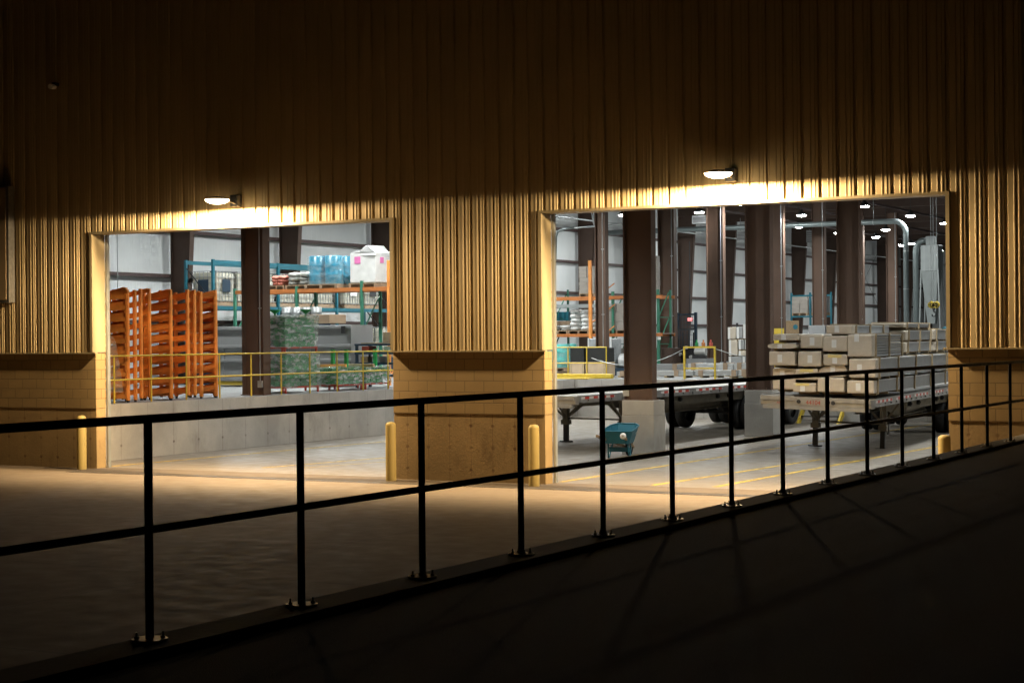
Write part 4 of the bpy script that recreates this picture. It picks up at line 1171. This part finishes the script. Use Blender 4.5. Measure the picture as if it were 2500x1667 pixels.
for zz in ((-29.84, 3.64)[1], (-29.83, 4.70)[1]): MB().box(x0-.95, x0+1.05, 57.9, 57.948, zz-.04, zz+.04).build('beam', m_blue, t, off=t.location)
zz = (-29.84, 3.64)[1]+.06
carton_stack('dark wrapped pallet on the slim teal rack', x0-.95, x0-.12, zz, zz+1.0, 57.9, .9, 4, 2, m_gcard, False)
carton_stack('pale wrapped pallet on the slim teal rack', x0+.1, x0+.9, zz, zz+1.0, 57.9, .9, 4, 2, m_grey, False)
# dust collector, ducts, hook block
def bend(p, q, r_, n=8):   # quarter bend from +x horizontal to down
    return p
d1 = (-40.43, 50.00, 8.03); d2 = (-22.70, 50.00, 7.78)
zz = d2[2]
pts = [Vector((d1[0]-6, 50, zz)), Vector((d2[0]-.25, 50, zz))]
for k in range(1, 9):
    a = R(90*k/8); pts.append(Vector((d2[0]-.25+.55*math.sin(a), 50, zz-.55*(1-math.cos(a)))))
pts.append(Vector((d2[0]+.3, 50, 1.3)))
t = thing('air_duct', 'long galvanised duct crossing under the ceiling and turning down', 'duct', (d2[0], 50, zz))
MB().tube(pts, .12, 18).build('duct_pipe', m_duct, t, off=t.location)
for i in range(9):
    xx = d2[0]-1.2-i*2.4; MB().cyl((xx, 50, zz), (xx+.04, 50, zz), .13, n=18).build('flange', m_galv, t, off=t.location)
    MB().cyl((xx+.02, 50, zz+.16), (xx+.02, 50, 9.1), .012, n=6).build('hanger_rod', m_galv, t, off=t.location)
for i in range(3):
    MB().cyl((d2[0]+.3, 50, 6.4-i*1.7), (d2[0]+.3, 50, 6.44-i*1.7), .13, n=18).build('flange', m_galv, t, off=t.location)
DY = 55.0
cx = (-22.59, 6.49)[0]
zt, zm, zl = (-22.59, 6.90)[1], (-22.60, 5.66)[1], (-22.62, 3.19)[1]
t = thing('dust_collector', 'tall grey dust collector with a bent pipe beyond the load', 'dust collector', (cx, DY, 1.256))
MB().box(cx-.42, cx+.42, DY-.42, DY+.42, zm, zt).build('filter_housing', m_collect, t, off=t.location, bevel=.02)
MB().box(cx-.22, cx+.18, DY-.22, DY+.22, zt+.002, zt+.42).build('top_box', m_collect, t, off=t.location)
MB().hexa([(cx-.18, DY-.18, zl), (cx+.18, DY-.18, zl), (cx+.18, DY+.18, zl), (cx-.18, DY+.18, zl), (cx-.4, DY-.4, zm-.002), (cx+.4, DY-.4, zm-.002), (cx+.4, DY+.4, zm-.002), (cx-.4, DY+.4, zm-.002)]).build('hopper', m_collect, t, off=t.location)
for sx in (-1, 1):
    for sy in (-1, 1):
        MB().bar((cx+sx*.55, DY+sy*.45, 1.256), (cx+sx*.40, DY+sy*.40, zm+.1), .06).build('leg', m_collect, t, off=t.location)
for i in range(3): MB().box(cx-.25+i*.25-.008, cx-.25+i*.25+.008, DY-.43, DY-.421, zm, zt).build('seam', m_galv, t, off=t.location)
pts = [Vector((cx-.23, DY, zt+.22)), Vector((cx-.45, DY, zt+.22))]
for k in range(1, 9):
    a = R(90*k/8); pts.append(Vector((cx-.45-.32*math.sin(a), DY, zt+.22-.55*(1-math.cos(a)))))
pts.append(Vector((cx-.77, DY, 1.4)))
MB().tube(pts, .135, 16).build('bent_pipe', m_duct, t, off=t.location)
MB().lathe([(.001, -.12), (.26, -.12), (.30, 0), (.26, .12), (.001, .12)], (cx+.75, DY-.3, 2.75), 18, 'y').build('blower', m_blue, t, off=t.location)
MB().box(cx+.5, cx+1.0, DY-.5, DY-.1, 1.256, 2.45).build('blower_stand', m_navy, t, off=t.location)
h = (-17.12, 35.00, 3.73)
t = thing('hook_block', 'yellow double sheave hook block hanging on cables above the load', 'hook', h)
for sx in (-.085, .085):
    s_ = MB().lathe([(.001, -.05), (.12, -.05), (.13, -.02), (.13, .02), (.12, .05), (.001, .05)], (sx, 0, 0), 22, 'y').build('sheave', m_yel, t)
    MB().lathe([(.035, -.056), (.06, -.056), (.06, -.0505), (.035, -.0505)], (sx+.01, 0, -.01), 16, 'y').box(sx+.035, sx+.06, -.056, -.051, -.09, -.01).build('painted_mark', m_dark, s_)
MB().box(-.03, .03, -.05, .05, -.19, -.115).cyl((0, 0, -.19), (0, 0, -.25), .03, n=10).build('swivel', m_dark, t)
MB().tube([(0, 0, -.25), (.055, 0, -.28), (.075, 0, -.34), (.04, 0, -.41), (-.02, 0, -.42), (-.06, 0, -.38), (-.05, 0, -.34)], .024, 8).build('hook', m_dark, t)
for sx in (-.085, 0, .12): MB().cyl((sx, 0, .05), (sx, 0, 6.6), .009, n=6).build('cable', m_galv, t)
# unit heaters and pipes under the roof
for i, (a_, lb) in enumerate((((-30.24, -29.54, 7.63, 7.99), 'grey unit heater under the roof between the two slim columns'), ((-35.14, -34.46, 7.89, 8.37), 'grey unit heater left of the second pedestal column'), ((-35.34, -34.80, 8.29, 9.02), 'grey unit heater far back beside the lamps'))):
    x0, x1, z0, z1 = a_
    yy = (44.0, 62.0, 74.0)[i]
    t = thing('unit_heater', lb, 'heater', ((x0+x1)/2, yy, z0), 0, 'unit heaters under the roof')
    MB().box(x0, x1, yy, yy+.8, z0, z1).build('casing', m_gbox, t, off=t.location, bevel=.01)
    for xx in (x0+.06, x1-.06): MB().cyl((xx, yy+.4, z1), (xx, yy+.4, 9.1), .012, n=6).build('hanger_rod', m_galv, t, off=t.location)
    m = MB()
    for k in range(5): m.box(x0+.04, x1-.04, yy-.012, yy-.001, z0+.04+(z1-z0-.1)*k/5, z0+.07+(z1-z0-.1)*k/5)
    m.build('louvre', m_dark, t, off=t.location)
t = thing('sprinkler_pipe', 'thin pipe under the roof along the far wall', 'pipe', (-36.4, 30, 8.15))
MB().cyl((-36.4, 20, 8.15), (-36.4, 110, 8.15), .04, n=8).build('pipe', m_galv, t, off=t.location)
for i in range(9): MB().cyl((-36.4, 24+i*9, 8.19), (-36.4, 24+i*9, 9.1), .012, n=6).build('hanger_rod', m_galv, t, off=t.location)
t = thing('wall_pipe', 'grey pipe with an elbow on the first brown column inside the right door', 'pipe', (-31.46, 33.00, 6.88))
p = Vector(t.location)
MB().tube([p+Vector((.9, 0, .02)), p+Vector((.45, 0, 0)), p+Vector((.2, 0, -.08)), p+Vector((.1, 0, -.3)), p+Vector((.02, 0, -2.2)), p+Vector((0, 0, -4.5))], .05, 10).build('bent_pipe', m_duct, t, off=p)
MB().cyl(p+Vector((.9, 0, .02)), p+Vector((3.2, 0, .10)), .035, n=8).build('cross_pipe', m_galv, t, off=p)
MB().cyl(p+Vector((1.75, 0, .1)), p+Vector((1.45, 0, 1.6)), .03, n=8).cyl(p+Vector((1.75, 0, .1)), p+Vector((1.75, 0, 1.6)), .03, n=8).build('hanger', m_galv, t, off=p)

# ---------------------------------------------------------------- high bay lamps
def high_bay(x, y, z, label, grp, deep=False, k=1.0):
    t = thing('high_bay_lamp', label, 'ceiling lamp', (x, y, z), 0, grp)
    dz = 0 if not deep else (.40 if y < 9 else (.15 if x > -30 else .07))  # skirt of the unseen lamps, lengthened to cut spill through the doors
    MB().lathe([(.001, .34), (.07, .34), (.09, .22), (.16, .18), (.29, .03), (.30, -dz), (.285, -dz)], (0, 0, 0), 22).build('reflector', m_dark, t)
    MB().lathe([(.275, .004), (.26, -.012 if deep else -.03), (.20, -.02 if deep else -.055), (.001, -.025 if deep else -.07)], (0, 0, 0), 22).build('lens', m_bulbf if (y > 40 and not deep) else m_bulb, t)
    MB().cyl((0, 0, .34), (0, 0, 9.15-z), .012, n=6).build('hanger_rod', m_dark, t)
    if not deep:
        for c_ in t.children:
            if not c_.name.startswith('hanger'): c_.scale = (.74, .74, .8)
    return t
FAR = [(-31.5, 72), (-31.5, 81), (-31.5, 90), (-31.5, 99), (-34.5, 46), (-34.5, 58)]  # extra lamps added to brighten the dark far end and its wall
VIS = [((-29.24, 42.42), 'leftmost visible ceiling lamp, between the two slim brown columns'), ((-26.13, 39.22), 'ceiling lamp half hidden by the door header'), ((-28.81, 47.46), 'small ceiling lamp beside the second pedestal column'),
       ((-26.19, 46.87), 'large ceiling lamp right of the second pedestal column'), ((-29.06, 54.65), 'ceiling lamp just below the large one, against the duct'), ((-29.07, 60.87), 'ceiling lamp left of the third big column'), ((-28.58, 65.84), 'ceiling lamp above the bright pipe right of the third big column'),
       ((-22.20, 50.05), 'large ceiling lamp over the bend of the duct'), ((-22.28, 56.21), 'ceiling lamp cut by the right door jamb'), ((-22.19, 43.19), 'small ceiling lamp high beside the third big column'), ((-26.22, 59.77), 'small ceiling lamp over the dark column right of the third'), ((-28.91, 73.86), 'small ceiling lamp between the duct and the dust collector')]
for (x, y), lb in VIS: high_bay(x, y, 8, lb, 'lit high bay lamps in view')
for x, y in FAR: high_bay(x, y, 8.3, 'small high bay lamp far back, added to light the white wall', 'added high bay lamps far back')
for x, y in ((-33, 5.5), (-24.5, 5.5), (-19, 4.5), (-13.2, 4.5), (-9, 5), (-32.5, 13.2), (-32.5, 18.5), (-32.5, 24), (-32.5, 30), (-22.3, 13.2), (-22.3, 21), (-22.3, 30), (-15, 36), (-11.5, 13.2), (-11.5, 21), (-11.5, 29), (-4, 13.2), (-3.5, 22), (3, 17), (-28, 16), (-28, 25)):  # added out of view to light the load, columns, floor and liner wall
    high_bay(x, y, 8.4, 'unseen high bay lamp added to light the interior near the doors', 'added high bay lamps out of view', True)

# ---------------------------------------------------------------- wheelbarrow
t = thing('wheelbarrow', 'blue steel wheelbarrow with wooden handles beside the concrete pedestal', 'wheelbarrow', (-16.52, 6.95, 0), R(98))
# local: +x is toward the wheel, tray opens up and toward the handles
def ringpts(x0, x1, w, z0, z1): return [(x0, -w, z0), (x1, -w*.8, z1), (x1, w*.8, z1), (x0, w, z0)]
m = MB()
top_ = [(-.44, -.30, .60), (-.30, -.36, .60), (.30, -.33, .70), (.46, -.20, .735), (.46, .20, .735), (.30, .33, .70), (-.30, .36, .60), (-.44, .30, .60)]
bot_ = [(-.36, -.23, .33), (-.28, -.27, .32), (.20, -.24, .34), (.30, -.15, .36), (.30, .15, .36), (.20, .24, .34), (-.28, .27, .32), (-.36, .23, .33)]
k = len(m.v); m.v += top_ + bot_
for i in range(8):
    j = (i+1) % 8; m.face((k+i, k+j, k+8+j, k+8+i))
m.face([k+8+i for i in range(8)])
m.build('tray', m_wb, t)
MB().tube(top_+[top_[0]], .014, 8).build('rim_roll', m_wb, t)
for s in (-1, 1):
    MB().bar((-.80, s*.30, .52), (.66, s*.09, .20), .045, .05).build('handle', m_handle, t)
    l = MB().tube([(.05, s*.20, .32), (-.02, s*.23, .15), (-.08, s*.24, .012), (-.16, s*.24, .012), (-.20, s*.23, .15), (-.22, s*.22, .33)], .017, 8)
    l.build('leg', m_wb, t)
MB().box(-.12, -.08, -.23, .23, .14, .24).build('leg_brace', m_wb, t)
w = MB().lathe([(.12, -.035), (.16, -.045), (.19, -.03), (.20, 0), (.19, .03), (.16, .045), (.12, .035)], (.62, 0, .20), 26, 'y').build('wheel', m_rub, t)
MB().lathe([(.12, -.03), (.03, -.045), (.03, .045), (.12, .03)], (.62, 0, .20), 20, 'y').build('rim', m_rim, w)
MB().prism([(.10, .52), (.24, .56), (.23, .60), (.11, .555)], -.302, -.296, 'y').build('maker_mark', m_lab, t)
MB().lathe([(.02, -.02), (.066, -.02), (.066, .02), (.02, .02)], (-.83, -.305, .525), 20, 'x').build('tape_roll', m_lab, t)
